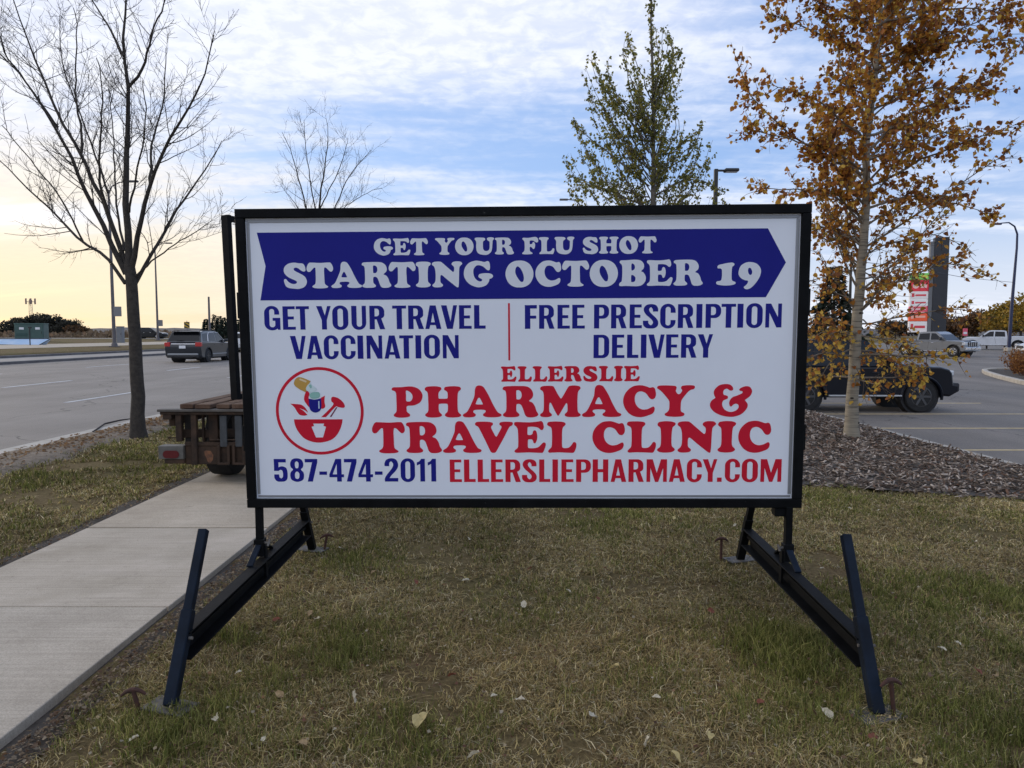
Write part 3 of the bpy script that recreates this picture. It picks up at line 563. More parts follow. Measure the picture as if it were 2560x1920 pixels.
# round emblem: mortar, pestle, leaves and an opened capsule
EK = .2405/613
def em(q, sharp=False): return [(.3593+(x-777)*EK, .4801-(y-825)*EK) for x, y in (([p[:2] for p in P_(q)]) if sharp else crom(P_(q)))]
circ = lambda r: [(.3593+r*EK*math.cos(2*math.pi*k/72), .4801+r*EK*math.sin(2*math.pi*k/72)) for k in range(72)]
print_part('emblem_ring', [circ(613), circ(572)], ink_red)
print_part('mortar', [em("413,940s 1092,940s 1083,1000 1050,1090 990,1180 900,1240 760,1268 640,1250 540,1200 465,1110 425,1020"), em("680,1000 833,1000 822,1033 858,1045 812,1195 713,1195 655,1045 692,1033", True)], ink_red)
print_part('leaf_mark', [em("370,720s 440,725 520,735 570,770 600,815 612,845s 560,808 490,785s 550,820 605,878s 560,888 500,878 462,835 425,770")], ink_red)
print_part('leaf_mark', [em("610,528s 645,585 628,640 645,775 595,725 565,665 578,590")], ink_red)
print_part('leaf_mark', [em("855,610s 800,640s 795,790s 830,790 855,760 848,690")], ink_red)
print_part('pestle', [em("945,640 975,626 1040,645 1100,695 1128,745 1122,775 1090,780 1030,768 998,768 862,910s 795,910s 965,742 945,690")], ink_red)
print_part('pestle', [em("1008,772s 1027,772s 938,906s 914,908s")], mat('dark_red_print', (.16, .012, .06), .42))
print_part('capsule', [em("630,650s 715,664 802,645s 803,760 780,820 720,846 660,822 635,765")], ink_blue, .0008)
print_part('capsule', [em("500,352 560,362 664,405s 630,470 590,562s 500,515 445,470 432,430 455,378")], mat('ochre_print', (.52, .30, .055), .42), .0008)
pale = mat('pale_blue_print', (.50, .62, .78), .42)
print_part('capsule_shine', [em("762,685 778,685 778,790 762,790", True)], pale, .0016)
print_part('capsule_shine', [em("520,368 612,405 600,428 508,390", True)], mat('pale_ochre_print', (.72, .58, .36), .42), .0016)
print_part('granules', [em("640,600 665,572 720,560 775,562 790,595 780,630 720,652 660,640")], mat('pale_green_print', (.26, .50, .44), .42), .0016)
print_part('granules', [em("660,430 680,460 735,500 742,535 700,560 650,560 600,530 610,480")], mat('mint_print', (.60, .72, .74), .42), .0012)
print_part('granules', [em("640,462 668,455 680,490 660,505")], mat('pale_green_print', (.26, .50, .44), .42), .0020)
# stand: two masts, each on a channel beam between two leaning legs
def stand(side, xm, ym, xn, yn, xr, yr, lean_in):
    """mast at (xm, ym), near foot (xn, yn), rear foot (xr, yr), all in place coordinates"""
    o = Vector((0.0507, 3.83, 0)); T = lambda p: Vector(p)-o
    def bd(mb, n, m=black_steel, s=None): return mb.build(n, m, sign, s)
    zt = 0.57
    bd(MB().bar(T((xm, ym, .335)), T((xm, ym, zt)), .036, .036, .002, (0, 1, 0)), 'mast')
    bd(MB().bar(T((xm, ym, .27)), T((xm, ym, .365)), .054, .054, .003, (0, 1, 0)), 'mast_sleeve')
    bd(MB().tube([T((xm, ym-.0, .345)), T((xm-side*.055, ym-.02, .345))], .007, 8).tube([T((xm-side*.055, ym-.035, .332)), T((xm-side*.055, ym-.005, .36))], .006, 6), 'clamp_bolt', bare_steel)
    d = (Vector((xr, yr, 0)) - Vector((xn, yn, 0))).normalized(); n = Vector((d.y, -d.x, 0))
    A = Vector((xn, yn, 0)) + d*.13; Bq = Vector((xr, yr, 0)) - d*.13
    # channel beam: web with flange above and below, open to the middle of the sign
    zc, hb = .20, .112
    b = MB(); w0 = n*(side*.028)
    b.bar(T(A+w0+Vector((0, 0, zc))), T(Bq+w0+Vector((0, 0, zc))), .006, hb, .0)
    b.bar(T(A+Vector((0, 0, zc+hb/2))), T(Bq+Vector((0, 0, zc+hb/2))), .062, .007, .001)
    b.bar(T(A+Vector((0, 0, zc-hb/2))), T(Bq+Vector((0, 0, zc-hb/2))), .062, .007, .001)
    b.bar(T(A+w0*.4+Vector((0, 0, zc+.004))), T(Bq+w0*.4+Vector((0, 0, zc+.004))), .022, .02, .001)
    bd(b, 'beam')
    # gusset braces either side of the mast foot
    q = Vector((xm, ym, 0))
    for s_ in (-1, 1):
        bd(MB().bar(T(q+d*(s_*.03)+Vector((0, 0, .335))), T(q+d*(s_*.17)+Vector((0, 0, .262))), .034, .012, .002), 'brace', blue_black if s_ < 0 else black_steel)
    bd(MB().bar(T(q-n*(side*.032)+Vector((0, 0, .15))), T(q-n*(side*.030)+Vector((0, 0, .33))), .012, .034, .002, (0, 1, 0)), 'strap')
    for (fx, fy, s_, m) in ((xn, yn, 1, blue_black), (xr, yr, -1, black_steel)):
        foot = Vector((fx, fy, .012)); top = foot + d*(s_*lean_in) + Vector((0, 0, .62)); k = (top-foot)
        bd(MB().bar(T(foot), T(foot+k*.52), .048, .048, .004, d), 'leg_sleeve', m)
        bd(MB().bar(T(foot+k*.46), T(top), .038, .038, .003, d), 'leg', m)
        bd(MB().tube([T(foot+k*.36-d*.0-n*.03), T(foot+k*.36+n*.04)], .007, 8), 'leg_pin', bare_steel)
        c = foot; a = R(18*side)
        Mx = Matrix.Translation(T((fx, fy, .012))) @ Matrix.Rotation(a, 4, 'Z')
        bd(MB().box(-.10, .10, -.055, .055, -.005, .004, .002, Mx), 'base_plate', bare_steel)
        hx = Matrix.Translation(Vector((.07, .0, .0045))); bd(MB().lathe([(.014, 0), (.014, .0012)], (0, 0, 0), 'Z', 14), 'bolt_hole', plastic).matrix_local = Mx @ Matrix.Translation((.075*side*-1, .02, .0045))
stand(-1, -1.405, 3.895, -1.372, 2.758, -1.387, 4.85, .36)
stand(1, 1.50, 3.80, 1.4345, 2.695, 1.514, 4.63, .34)
sp(MB().box(SW/2-.14, SW/2-.06, -.03, .03, -SH/2-.05, -SH/2-.001, .004), 'stop_block', black_steel)
# rusty T-headed stakes that pin the feet
def stake(x, y, label, hgt, yaw, tilt):
    r = empty('ground_stake', (x, y, gz(x, y))); tag(r, label, 'stake', 'rusty stakes pinning the sign feet')
    dx, dy = math.cos(yaw), math.sin(yaw)
    top = Vector((tilt*dx, tilt*dy, hgt))
    MB().tube([(0, 0, -.08), (0, 0, 0), tuple(top)], .0085, 8).build('shaft', rust, r, 40)
    hd = [top+Vector((dx*s_*.046, dy*s_*.046, -.022*s_*s_+.006)) for s_ in (-1, -.6, -.2, .2, .6, 1)]
    MB().tube(hd, [.005, .008, .010, .010, .008, .005], 8).build('handle', rust, r, 40)
stake(-1.487, 2.74, 'rusty T-headed stake beside the near left foot of the sign', .085, 0.15, -.02)
stake(1.498, 2.69, 'rusty T-headed stake beside the near right foot of the sign', .15, 0.2, -.02)
stake(-1.30, 4.83, 'rusty T-headed stake beside the rear left foot of the sign', .11, 0.4, .02)
stake(1.385, 4.62, 'rusty T-headed stake beside the rear right foot of the sign', .15, 0.1, .0)

# ---------------------------------------------------------------- flatbed trailer parked across the pavement, behind the sign
def trailer():
    r = empty('flatbed_trailer', (-2.45, 6.9, 0.02)); tag(r, 'brown flatbed trailer with plank deck on the sidewalk behind the sign', 'trailer')
    def bd(mb, n, m=brown_steel, p=r, s=None): return mb.build(n, m, p, s)
    Xp = lambda X: -3.609+X*.000819+2.45; Zp = lambda Yp: 1.058-Yp*.000819-.02
    def slab(n, X0, X1, Y0, Y1, y0, y1, m=brown_steel, b=.004, p=r): return bd(MB().box(Xp(X0), Xp(X1), y0, y1, Zp(Y1), Zp(Y0), b), n, m, p)
    xr = 2200
    slab('rear_beam', 205, xr, 345, 375, -.05, .06, mat('trailer_edge_steel', (.085, .075, .065), .6, var=.3, vscale=8))
    slab('rear_channel', 228, xr, 376, 412, -.03, .05)
    slab('beam_bracket', 258, 360, 413, 470, -.03, .04)
    for X0, X1 in ((465, 622), (650, 832), (900, 1055), (1085, 1240), (1270, 1440), (1470, 1630), (1660, 1820), (1850, 2010), (2040, 2190)):
        slab('deck_plank', X0, X1, 285+rng.uniform(-3, 3), 340, -.02+rng.uniform(-.02, .02), 5.2, wood, .006)
    for X in (432, 1500, 2120): slab('side_post', X-32, X+38, 412, 735, -.015, .045)
    slab('upright', 585, 650, 413, 1015, -.02, .03)
    slab('inner_upright', 680, 700, 413, 745, .05, .09)
    slab('side_plate', 750, 860, 413, 745, .07, .10)
    for X0, X1 in ((440, 575), (655, 678), (705, 880), (1015, 1095), (1200, 1690)): slab('back_plate', X0, X1, 413, 800, .11, .13, mat('dark_trailer_plate', (.022, .018, .016), .8, var=.3, vscale=9))
    slab('cross_plate', 495, xr, 745, 790, .0, .05)
    slab('tail_plate', 495, xr, 791, 1015, .01, .04)
    rustp = mat('rust_patch', (.20, .085, .04), .85, col2=(.10, .05, .03), vscale=30, bump=.3)
    bd(MB().add([(Xp(x), .0095, Zp(y)) for x, y in ((722, 860), (745, 845), (800, 852), (830, 900), (822, 960), (790, 1000), (762, 985), (745, 930), (728, 905))], [tuple(range(9))]), 'rust_stain', rustp)
    gs = mat('blue_grey_steel', (.045, .05, .055), .7, var=.3, vscale=10)
    for a in (925, 1105, 1700):
        slab('hanger', a, a+82, 425, 800, -.012, .012, gs)
        slab('stake_pocket', a-30, a, 780, 1012, -.03, .008); slab('stake_pocket', a+86, a+118, 780, 1012, -.03, .008)
        slab('pocket_base', a-30, a+118, 985, 1013, -.032, .008)
    bd(MB().tube([(Xp(800), .0, Zp(715)), (Xp(xr-100), .0, Zp(715))], .008, 8), 'hinge_rod')
    bd(MB().tube([(Xp(310), .01, Zp(692)), (Xp(470), .03, Zp(695)), (Xp(500), .03, Zp(690))], .006, 6).lathe([(.011, 0), (.011, .02)], (Xp(310), 0, Zp(692)), 'Y', 8), 'latch_rod')
    box = slab('lamp_box', 195, 492, 786, 945, -.03, .10, mat('lamp_box_steel', (.10, .095, .085), .55, var=.3, vscale=9))
    lens = MB(); pts = []
    for k in range(20):
        a = 2*math.pi*k/20; cx = 300 if math.cos(a) < 0 else 395
        pts.append((cx+48*math.cos(a), 885+46*math.sin(a)))
    n = len(pts); lens.add([(Xp(x), -.038, Zp(y)) for x, y in pts]+[(Xp(x), -.030, Zp(y)) for x, y in pts], [tuple(range(n))]+[(k, (k+1) % n, n+(k+1) % n, n+k) for k in range(n)])
    bd(lens, 'lens', mat('dim_red_lens', (.10, .005, .008), .35, coat=.2), box)
    slab('step_plate', 260, 495, 946, 1000, -.02, .03)
    for xx in (-.90, .95): bd(MB().box(xx-.03, xx+.03, .06, 5.3, .58, .72, .005), 'side_rail')
    for y in (.9, 1.8, 2.7, 3.6, 4.5): bd(MB().box(-.87, .92, y, y+.08, .60, .71, .004), 'cross_member')
    for xx in (-.56, .80):                         # wheels under the deck
        for yy in (.56, 1.36):
            w = bd(MB().lathe([(.20, -.13), (.30, -.135), (.335, -.11), (.345, 0), (.335, .11), (.30, .135), (.20, .13)], (0, 0, 0), 'X', 28), 'tyre', rubber, r, 40); w.location = (xx, yy, .345)
            q = bd(MB().lathe([(.19, -.10), (.205, -.11), (.205, .11), (.19, .10)], (0, 0, 0), 'X', 20), 'rim', dark_alloy, w, 40)
    bd(MB().bar((-.86, .13, .50), (.9, .13, .50), .08, .08), 'axle_beam')
    bd(MB().tube([(-.6, .56, .345), (1.0, .56, .345)], .04, 10), 'axle'); bd(MB().tube([(-.6, 1.36, .345), (1.0, 1.36, .345)], .04, 10), 'axle')
trailer()
# empty sign frame standing on the trailer
def spare_frame():
    a, b = Vector((-2.89, 7.42, .815)), Vector((-2.935, 7.40, 2.72)); d = Vector((.52, .85, 0)).normalized()
    r = empty('spare_sign_frame', tuple(a)); tag(r, 'bare black sign frame standing on the trailer, left of the printed sign', 'sign frame')
    o = a; far = d*2.3
    for p, q in ((Vector(), b-a), (far, b-a+far)):
        MB().bar(p, q, .105, .05, .003, d).build('frame_post', black_steel, r)
    dn = (b-a).normalized()*.03
    MB().bar(b-a-dn+d*.026, b-a-dn+far-d*.026, .05, .06, .003).build('top_rail', black_steel, r)
    MB().bar(dn+d*.026, far+dn-d*.026, .05, .06, .003).build('bottom_rail', black_steel, r)
spare_frame()

# ---------------------------------------------------------------- vehicles
def offset_poly(pts, d):
    n = len(pts); out = []
    for i in range(n):
        a, b, c = Vector(pts[i-1]), Vector(pts[i]), Vector(pts[(i+1) % n])
        e1, e2 = (b-a).normalized(), (c-b).normalized(); n1 = Vector((-e1.y, e1.x)); n2 = Vector((-e2.y, e2.x)); m = n1+n2
        if m.length < 1e-6: m = n1
        m = m/max(.55, m.dot(n1)); out.append(tuple(b + m*d))
    return out
def loft_side(pts, secs):
    """outline (x, z) swept over the width; secs = list of (y, inward offset)"""
    mb = MB(); n = len(pts)
    area = sum(pts[i-1][0]*pts[i][1]-pts[i][0]*pts[i-1][1] for i in range(n))
    if area < 0: pts = pts[::-1]
    rings = []
    for y, off in secs:
        q = offset_poly(pts, off) if off else pts
        rings.append([(x, y, z) for x, z in q])
    vs_ = [p for r_ in rings for p in r_]; fs = []
    for j in range(len(rings)-1):
        for i in range(n):
            a, b = j*n+i, j*n+(i+1) % n; fs.append((a, b, b+n, a+n))
    fs.append(tuple(range(n-1, -1, -1))); fs.append(tuple((len(rings)-1)*n+i for i in range(n)))
    return mb.add(vs_, fs)
def arch(xc, r, zb, n=9):
    """wheel arch, front to rear along the sill"""
    a0 = math.asin(max(-1, min(1, (zb-WZ[0])/r)))
    return [(xc+r*math.cos(a0+(math.pi-2*a0)*k/n), WZ[0]+r*math.sin(a0+(math.pi-2*a0)*k/n)) for k in range(n+1)]
WZ = [0.36]
def vehicle(name, label, cat, loc, heading, paint, top, front_bot, rear_bot, W, wheels, wr, cabin, side_panes, front_pane, rear_pane, rim=alloy, tumble=.16, sill=.24, arch_gap=.07, group=None, extras=None, trim=None):
    """top: (x,z) from rear bumper top to front bumper top; cabin: (x,z) belt-rear .. roof .. belt-front"""
    r = empty(name, loc, heading); tag(r, label, cat, group)
    WZ[0] = wr
    ol = list(top) + list(front_bot)
    for xc in sorted(wheels, reverse=True): ol += arch(xc, wr+arch_gap, sill)
    ol += list(rear_bot)
    h = W/2
    loft_side(ol, [(-h, .05), (-h+.02, .02), (-h+.07, .0), (h-.07, .0), (h-.02, .02), (h, .05)]).build('body', paint, r, 32)
    zb = min(p[1] for p in cabin); zt = max(p[1] for p in cabin)
    def hw(z): return (h-.045) - tumble*(z-zb)/(zt-zb)
    cb = MB(); n = len(cabin)
    vs_ = [(x, -hw(z), z) for x, z in cabin] + [(x, hw(z), z) for x, z in cabin]
    cb.add(vs_, [tuple(range(n)), tuple(range(2*n-1, n-1, -1))] + [(i, (i+1) % n, n+(i+1) % n, n+i) for i in range(n)])
    bm = bmesh.new(); me = cb.mesh('cabin'); bm.from_mesh(me)
    bmesh.ops.bevel(bm, geom=bm.edges[:], offset=.035, segments=2, affect='EDGES', clamp_overlap=True); bm.to_mesh(me); bm.free()
    me.polygons.foreach_set('use_smooth', [True]*len(me.polygons)); me.set_sharp_from_angle(angle=R(40))
    link('cabin', me, paint, r)
    for s in (-1, 1):
        for q in side_panes:
            p = MB(); k = len(q)
            p.add([(x, s*(hw(z)+.006), z) for x, z in q] + [(x, s*(hw(z)-.004), z) for x, z in q], [tuple(range(k)), tuple(range(2*k-1, k-1, -1))] + [(i, (i+1) % k, k+(i+1) % k, k+i) for i in range(k)])
            p.build('window', glass, r)
    for q, nm in ((front_pane, 'windscreen'), (rear_pane, 'rear_window')):
        if not q: continue
        (x0, z0), (x1, z1) = q; nx = Vector((z1-z0, -(x1-x0))).normalized()
        if (nm == 'windscreen') != (nx.x > 0): nx = -nx
        o = nx*.008; i_ = nx*-.01; p = MB()
        w0, w1 = hw(z0)-.07, hw(z1)-.07
        p.add([(x0+o.x, -w0, z0+o.y), (x0+o.x, w0, z0+o.y), (x1+o.x, w1, z1+o.y), (x1+o.x, -w1, z1+o.y), (x0+i_.x, -w0, z0+i_.y), (x0+i_.x, w0, z0+i_.y), (x1+i_.x, w1, z1+i_.y), (x1+i_.x, -w1, z1+i_.y)],
              [(0,1,2,3),(7,6,5,4),(0,4,5,1),(1,5,6,2),(2,6,7,3),(3,7,4,0)])
        p.build(nm, glass, r)
    # underbody
    MB().box(rear_bot[-1][0]+.25, front_bot[0][0]-.25, -h+.2, h-.2, sill-.06, sill+.3, .02).build('underbody', plastic, r)
    tw = .24
    ty = MB().lathe([(wr*.62, -tw/2), (wr*.93, -tw/2), (wr, -tw/2+.03), (wr, tw/2-.03), (wr*.93, tw/2), (wr*.62, tw/2)], (0, 0, 0), 'Y', 26).mesh('tyre', 40)
    rm = MB().lathe([(wr*.60, -.02), (wr*.63, .045), (wr*.58, .05), (wr*.55, .01)], (0, 0, 0), 'Y', 24)
    for k in range(6):
        a = 2*math.pi*k/6; c, s_ = math.cos(a), math.sin(a)
        rm.bar((c*.03, .035, s_*.03), (c*wr*.60, .04, s_*wr*.60), .055, .03, .004, (0, 1, 0))
    rm.lathe([(.05, .0), (.05, .055)], (0, 0, 0), 'Y', 12); rm = rm.mesh('rim', 40)
    for xc in wheels:
        for s in (-1, 1):
            w = link('wheel', ty, rubber, r, (xc, s*(h-tw/2-.015), wr))
            q = link('rim', rm, rim, w, (0, s*(tw/2-.045), 0)); q.rotation_euler = (0, 0, 0 if s > 0 else math.pi)
            well = MB().lathe([(wr+arch_gap-.005, -.2), (wr+arch_gap-.005, .08)], (xc, s*(h-.30), wr), 'Y', 20).build('wheel_well', plastic, r)
    if extras: extras(r, h, hw)
    return r
def bx(r, n, m, x0, x1, y0, y1, z0, z1, b=.01): return MB().box(x0, x1, y0, y1, z0, z1, b).build(n, m, r)
def mirrors(r, x, h, z, m=plastic, big=1.0):
    for s in (-1, 1):
        y0, y1 = sorted((s*(h-.02), s*(h+.20*big))); bx(r, 'mirror', m, x-.06, x+.06, y0, y1, z, z+.17*big, .03)
def handles(r, h, xs_, z, m):
    for s in (-1, 1):
        for x in xs_:
            y0, y1 = sorted((s*(h-.005), s*(h+.025))); bx(r, 'door_handle', m, x-.1, x+.1, y0, y1, z, z+.035, .008)
def arch_trims(r, h, wheels, wr, m, gap=.07):
    for s in (-1, 1):
        for xc in wheels:
            pts = [(xc+(wr+gap+.02)*math.cos(a), s*(h-.01), wr+(wr+gap+.02)*math.sin(a)) for a in [math.pi*(-.05+1.1*k/14) for k in range(15)]]
            MB().tube(pts, .035, 6).build('arch_trim', m, r, 50)
def paint(name, c, rough=.28, metal=.2): return mat(name, c, rough, metal=metal, coat=.25 if max(c) < .03 else .6, spec=.25 if max(c) < .03 else .5, var=.06, vscale=2)

SUV_TOP = [(-2.36, .55), (-2.42, .75), (-2.38, 1.02), (-2.28, 1.08), (-1.0, 1.10), (.9, 1.08), (1.05, 1.07), (1.7, 1.02), (2.15, .93), (2.34, .80), (2.40, .60)]
SUV_F = [(2.38, .36), (2.25, .25)]; SUV_R = [(-2.2, .26), (-2.34, .36)]
SUV_CAB = [(-2.30, 1.06), (-2.16, 1.30), (-1.92, 1.62), (-1.55, 1.685), (-.4, 1.69), (.15, 1.64), (1.08, 1.06)]
SUV_PANES = [[(-1.98, 1.14), (-1.80, 1.53), (-1.25, 1.57), (-1.30, 1.13)], [(-1.15, 1.13), (-1.10, 1.57), (-.35, 1.60), (-.30, 1.12)], [(-.22, 1.12), (-.25, 1.60), (.12, 1.57), (.80, 1.12)]]
grey_paint = paint('slate_grey_car_paint', (.020, .024, .031))
def suv_extras(r, h, hw):
    bx(r, 'tailgate_bar', chrome, -2.425, -2.375, -.68, .60, .965, 1.02, .01)
    for s in (-1, 1):
        a, b = sorted((s*.66, s*(h+.002))); bx(r, 'tail_light', red_lens, -2.42, -2.20, a, b, .86, 1.08, .02)
        a, b = sorted((s*.55, s*(h-.03))); bx(r, 'headlight', clear_lens, 2.12, 2.33, a, b, .78, .90, .02)
        a, b = sorted((s*(hw(1.685)-.03), s*(hw(1.685)-.09))); bx(r, 'roof_rail', plastic, -1.8, .1, a, b, 1.71, 1.745, .01)
    pl = bx(r, 'number_plate', white_sheet, -2.45, -2.425, -.17, .17, .76, .91, .004)
    bx(r, 'rear_bumper', mat('grey_bumper_insert', (.28, .29, .30), .5), -2.44, -2.30, -.80, .80, .40, .50, .02)
    bx(r, 'rear_valance', plastic, -2.42, -2.28, -.85, .85, .27, .395, .02)
    for s in (-1, 1): bx(r, 'exhaust', plastic, -2.46, -2.36, s*.6-.09, s*.6+.09, .30, .37, .02)
    bx(r, 'spoiler', grey_paint, -2.14, -1.80, -hw(1.66)+.06, hw(1.66)-.06, 1.63, 1.67, .015)
    bx(r, 'wiper', plastic, -2.275, -2.255, -.02, .38, 1.17, 1.19, .004)
    mirrors(r, .72, h, 1.08, grey_paint); handles(r, h, (-.55, .45), .93, grey_paint)
    for s in (-1, 1):
        MB().tube([(x, s*(hw(z)+.012), z) for x, z in [(-1.40, 1.12), (-1.22, 1.45), (-1.05, 1.60), (-.35, 1.63), (.13, 1.60), (.84, 1.105)]], .016, 6).build('window_trim', chrome, r)
    arch_trims(r, h, (-1.42, 1.42), .36, plastic)
    for s in (-1, 1):
        a, b = sorted((s*(h-.01), s*(h+.02))); bx(r, 'side_trim', mat('grey_bumper_insert', (.28, .29, .30), .5), -.95, .95, a, b, .42, .47, .008)
vehicle('suv', 'dark grey SUV driving away on the road with lit red tail lamps', 'suv', (-17.35, 39.9, 0.0), R(90), grey_paint, SUV_TOP, SUV_F, SUV_R, 1.92, (-1.42, 1.42), .36, SUV_CAB, SUV_PANES, ((1.02, 1.12), (.20, 1.60)), ((-2.24, 1.17), (-1.97, 1.57)), rim=dark_alloy, extras=suv_extras)
def car_extras(r, h, hw):
    for s in (-1, 1):
        a, b = sorted((s*.55, s*(h+.002))); bx(r, 'tail_light', red_lens, -2.42, -2.25, a, b, .84, 1.0, .02)
        a, b = sorted((s*.50, s*(h-.02))); bx(r, 'headlight', clear_lens, 2.12, 2.345, a, b, .72, .86, .02)
    bx(r, 'number_plate', white_sheet, -2.45, -2.425, -.17, .17, .70, .85, .004)
    bx(r, 'bumper', plastic, -2.44, -2.30, -.80, .80, .30, .42, .02)
    bx(r, 'grille', plastic, 2.36, 2.41, -.5, .5, .50, .72, .02)
    mirrors(r, .72, h, 1.05); handles(r, h, (-.55, .45), .92, chrome)
black_paint = paint('black_car_paint', (.010, .011, .013)); white_paint_car = paint('white_car_paint', (.62, .63, .64), .3, 0.0); silver_paint = paint('silver_car_paint', (.20, .205, .215), .3, .45); navy_paint = paint('navy_car_paint', (.0012, .0025, .008), .3, .0)
def on_cross(x): return lerp_tab(x, LEFT_TAB)+.03
vehicle('minivan', 'black minivan on the cross road behind the bare tree trunk', 'minivan', (-57.3, 113, on_cross(-57.3)), R(0), black_paint, SUV_TOP, SUV_F, SUV_R, 1.95, (-1.45, 1.45), .34, [(-2.3, 1.05), (-2.2, 1.62), (-1.9, 1.74), (.1, 1.74), (.45, 1.66), (1.25, 1.05)], [[(-2.05, 1.12), (-1.98, 1.60), (-1.0, 1.63), (-1.0, 1.12)], [(-.92, 1.12), (-.92, 1.63), (.05, 1.63), (.05, 1.12)], [(.12, 1.12), (.12, 1.63), (.42, 1.58), (.98, 1.12)]], ((1.2, 1.1), (.5, 1.62)), ((-2.27, 1.15), (-2.2, 1.58)), extras=car_extras)
def box_extras(r, h, hw):
    car_extras(r, h, hw)
    MB().add([], []); b = loft_side([(-1.3, 1.74), (-1.45, 1.86), (-1.3, 2.02), (.2, 2.04), (.62, 1.88), (.45, 1.74)], [(-.42, .06), (-.36, 0), (.36, 0), (.42, .06)]); b.build('roof_box', mat('white_roof_box', (.68, .69, .70), .35), r, 40)
vehicle('family_car', 'white car with a white roof box seen past the bare black frame', 'car', (-22.6, 61.5, 0), R(92), white_paint_car, SUV_TOP, SUV_F, SUV_R, 1.88, (-1.40, 1.40), .35, SUV_CAB, SUV_PANES, ((1.02, 1.12), (.20, 1.60)), ((-2.24, 1.17), (-1.97, 1.57)), extras=box_extras)
SED_CAB = [(-1.95, .98), (-1.35, 1.36), (-.95, 1.45), (.0, 1.46), (.3, 1.42), (1.12, .98)]
SED_TOP = [(-2.30, .50), (-2.36, .72), (-2.30, .95), (-1.7, 1.00), (.9, 1.0), (1.05, 1.0), (1.7, .92), (2.15, .80), (2.32, .64), (2.36, .5)]
SED_P = [[(-1.45, 1.03), (-1.15, 1.33), (-.45, 1.40), (-.42, 1.03)], [(-.34, 1.03), (-.36, 1.40), (.25, 1.37), (.85, 1.03)]]
vehicle('silver_sedan', 'silver car glimpsed between the bare black frame and the printed sign', 'car', (-16.9, 49.5, 0), R(90), silver_paint, SED_TOP, SUV_F, SUV_R, 1.84, (-1.36, 1.36), .33, SED_CAB, SED_P, ((1.06, 1.04), (.34, 1.38)), ((-1.88, 1.03), (-1.38, 1.33)), extras=car_extras)

# navy off-roader parked beside the kerb
OFF_TOP = [(-2.35, .60), (-2.40, .80), (-2.36, 1.10), (-2.28, 1.15), (.72, 1.15), (.86, 1.16), (1.0, 1.175), (1.9, 1.15), (2.12, 1.09), (2.20, 1.0), (2.24, .72)]
OFF_F = [(2.36, .70), (2.36, .52), (2.16, .40)]; OFF_R = [(-2.1, .40), (-2.36, .50)]
OFF_CAB = [(-2.30, 1.13), (-2.18, 1.72), (-2.0, 1.82), (-.2, 1.83), (.12, 1.80), (.90, 1.13)]
OFF_P = [[(-2.04, 1.22), (-1.98, 1.68), (-1.32, 1.70), (-1.30, 1.22)], [(-1.20, 1.22), (-1.20, 1.70), (-.42, 1.71), (-.40, 1.22)], [(-.32, 1.22), (-.34, 1.71), (.08, 1.70), (.62, 1.22)]]
def off_extras(r, h, hw):
    for s in (-1, 1):
        a, b = sorted((s*.62, s*(h-.015))); bx(r, 'headlight', clear_lens, 2.10, 2.235, a, b, .92, 1.05, .02)
        a, b = sorted((s*.70, s*(h+.002))); bx(r, 'tail_light', red_lens, -2.42, -2.3, a, b, .95, 1.2, .02)
        a, b = sorted((s*(h-.07), s*(h+.04))); bx(r, 'running_board', mat('pale_step_trim', (.50, .51, .52), .35, metal=.5), -.85, .95, a, b, .405, .445, .008)
        a, b = sorted((s*(hw(1.82)-.03), s*(hw(1.82)-.09))); bx(r, 'roof_rail', plastic, -1.9, .0, a, b, 1.85, 1.89, .01)
        a, b = sorted((s*(h-.012), s*(h+.006))); bx(r, 'door_seam', plastic, -.40, -.385, a, b, .50, 1.14, .001)
        bx(r, 'door_seam', plastic, .78, .795, a, b, .50, 1.12, .001)
    bx(r, 'front_bumper', plastic, 2.20, 2.40, -h+.04, h-.04, .52, .74, .03)
    bx(r, 'grille', plastic, 2.19, 2.25, -.58, .58, .74, 1.06, .02)
    mirrors(r, .62, h, 1.17, navy_paint); handles(r, h, (-.72, .30), .98, navy_paint); arch_trims(r, h, (-1.42, 1.45), .40, navy_paint, .08)
    MB().add([(.92, -.62, 1.186), (1.88, -.56, 1.162), (1.88, .56, 1.162), (.92, .62, 1.186), (.92, -.55, 1.215), (1.86, -.50, 1.180), (1.86, .50, 1.180), (.92, .55, 1.215)], [(4,5,6,7),(0,1,5,4),(1,2,6,5),(2,3,7,6),(3,0,4,7)]).build('hood_bulge', navy_paint, r)
vehicle('off_roader', 'navy blue boxy SUV parked behind the golden-leaved tree', 'suv', (8.78, 18.65, -.45), R(-1.5), navy_paint, OFF_TOP, OFF_F, OFF_R, 1.94, (-1.42, 1.45), .40, OFF_CAB, OFF_P, ((.84, 1.19), (.16, 1.76)), ((-2.27, 1.2), (-2.19, 1.66)), rim=mat('dark_grey_rim', (.09, .09, .095), .35, metal=.6), tumble=.12, sill=.42, arch_gap=.08, extras=off_extras)

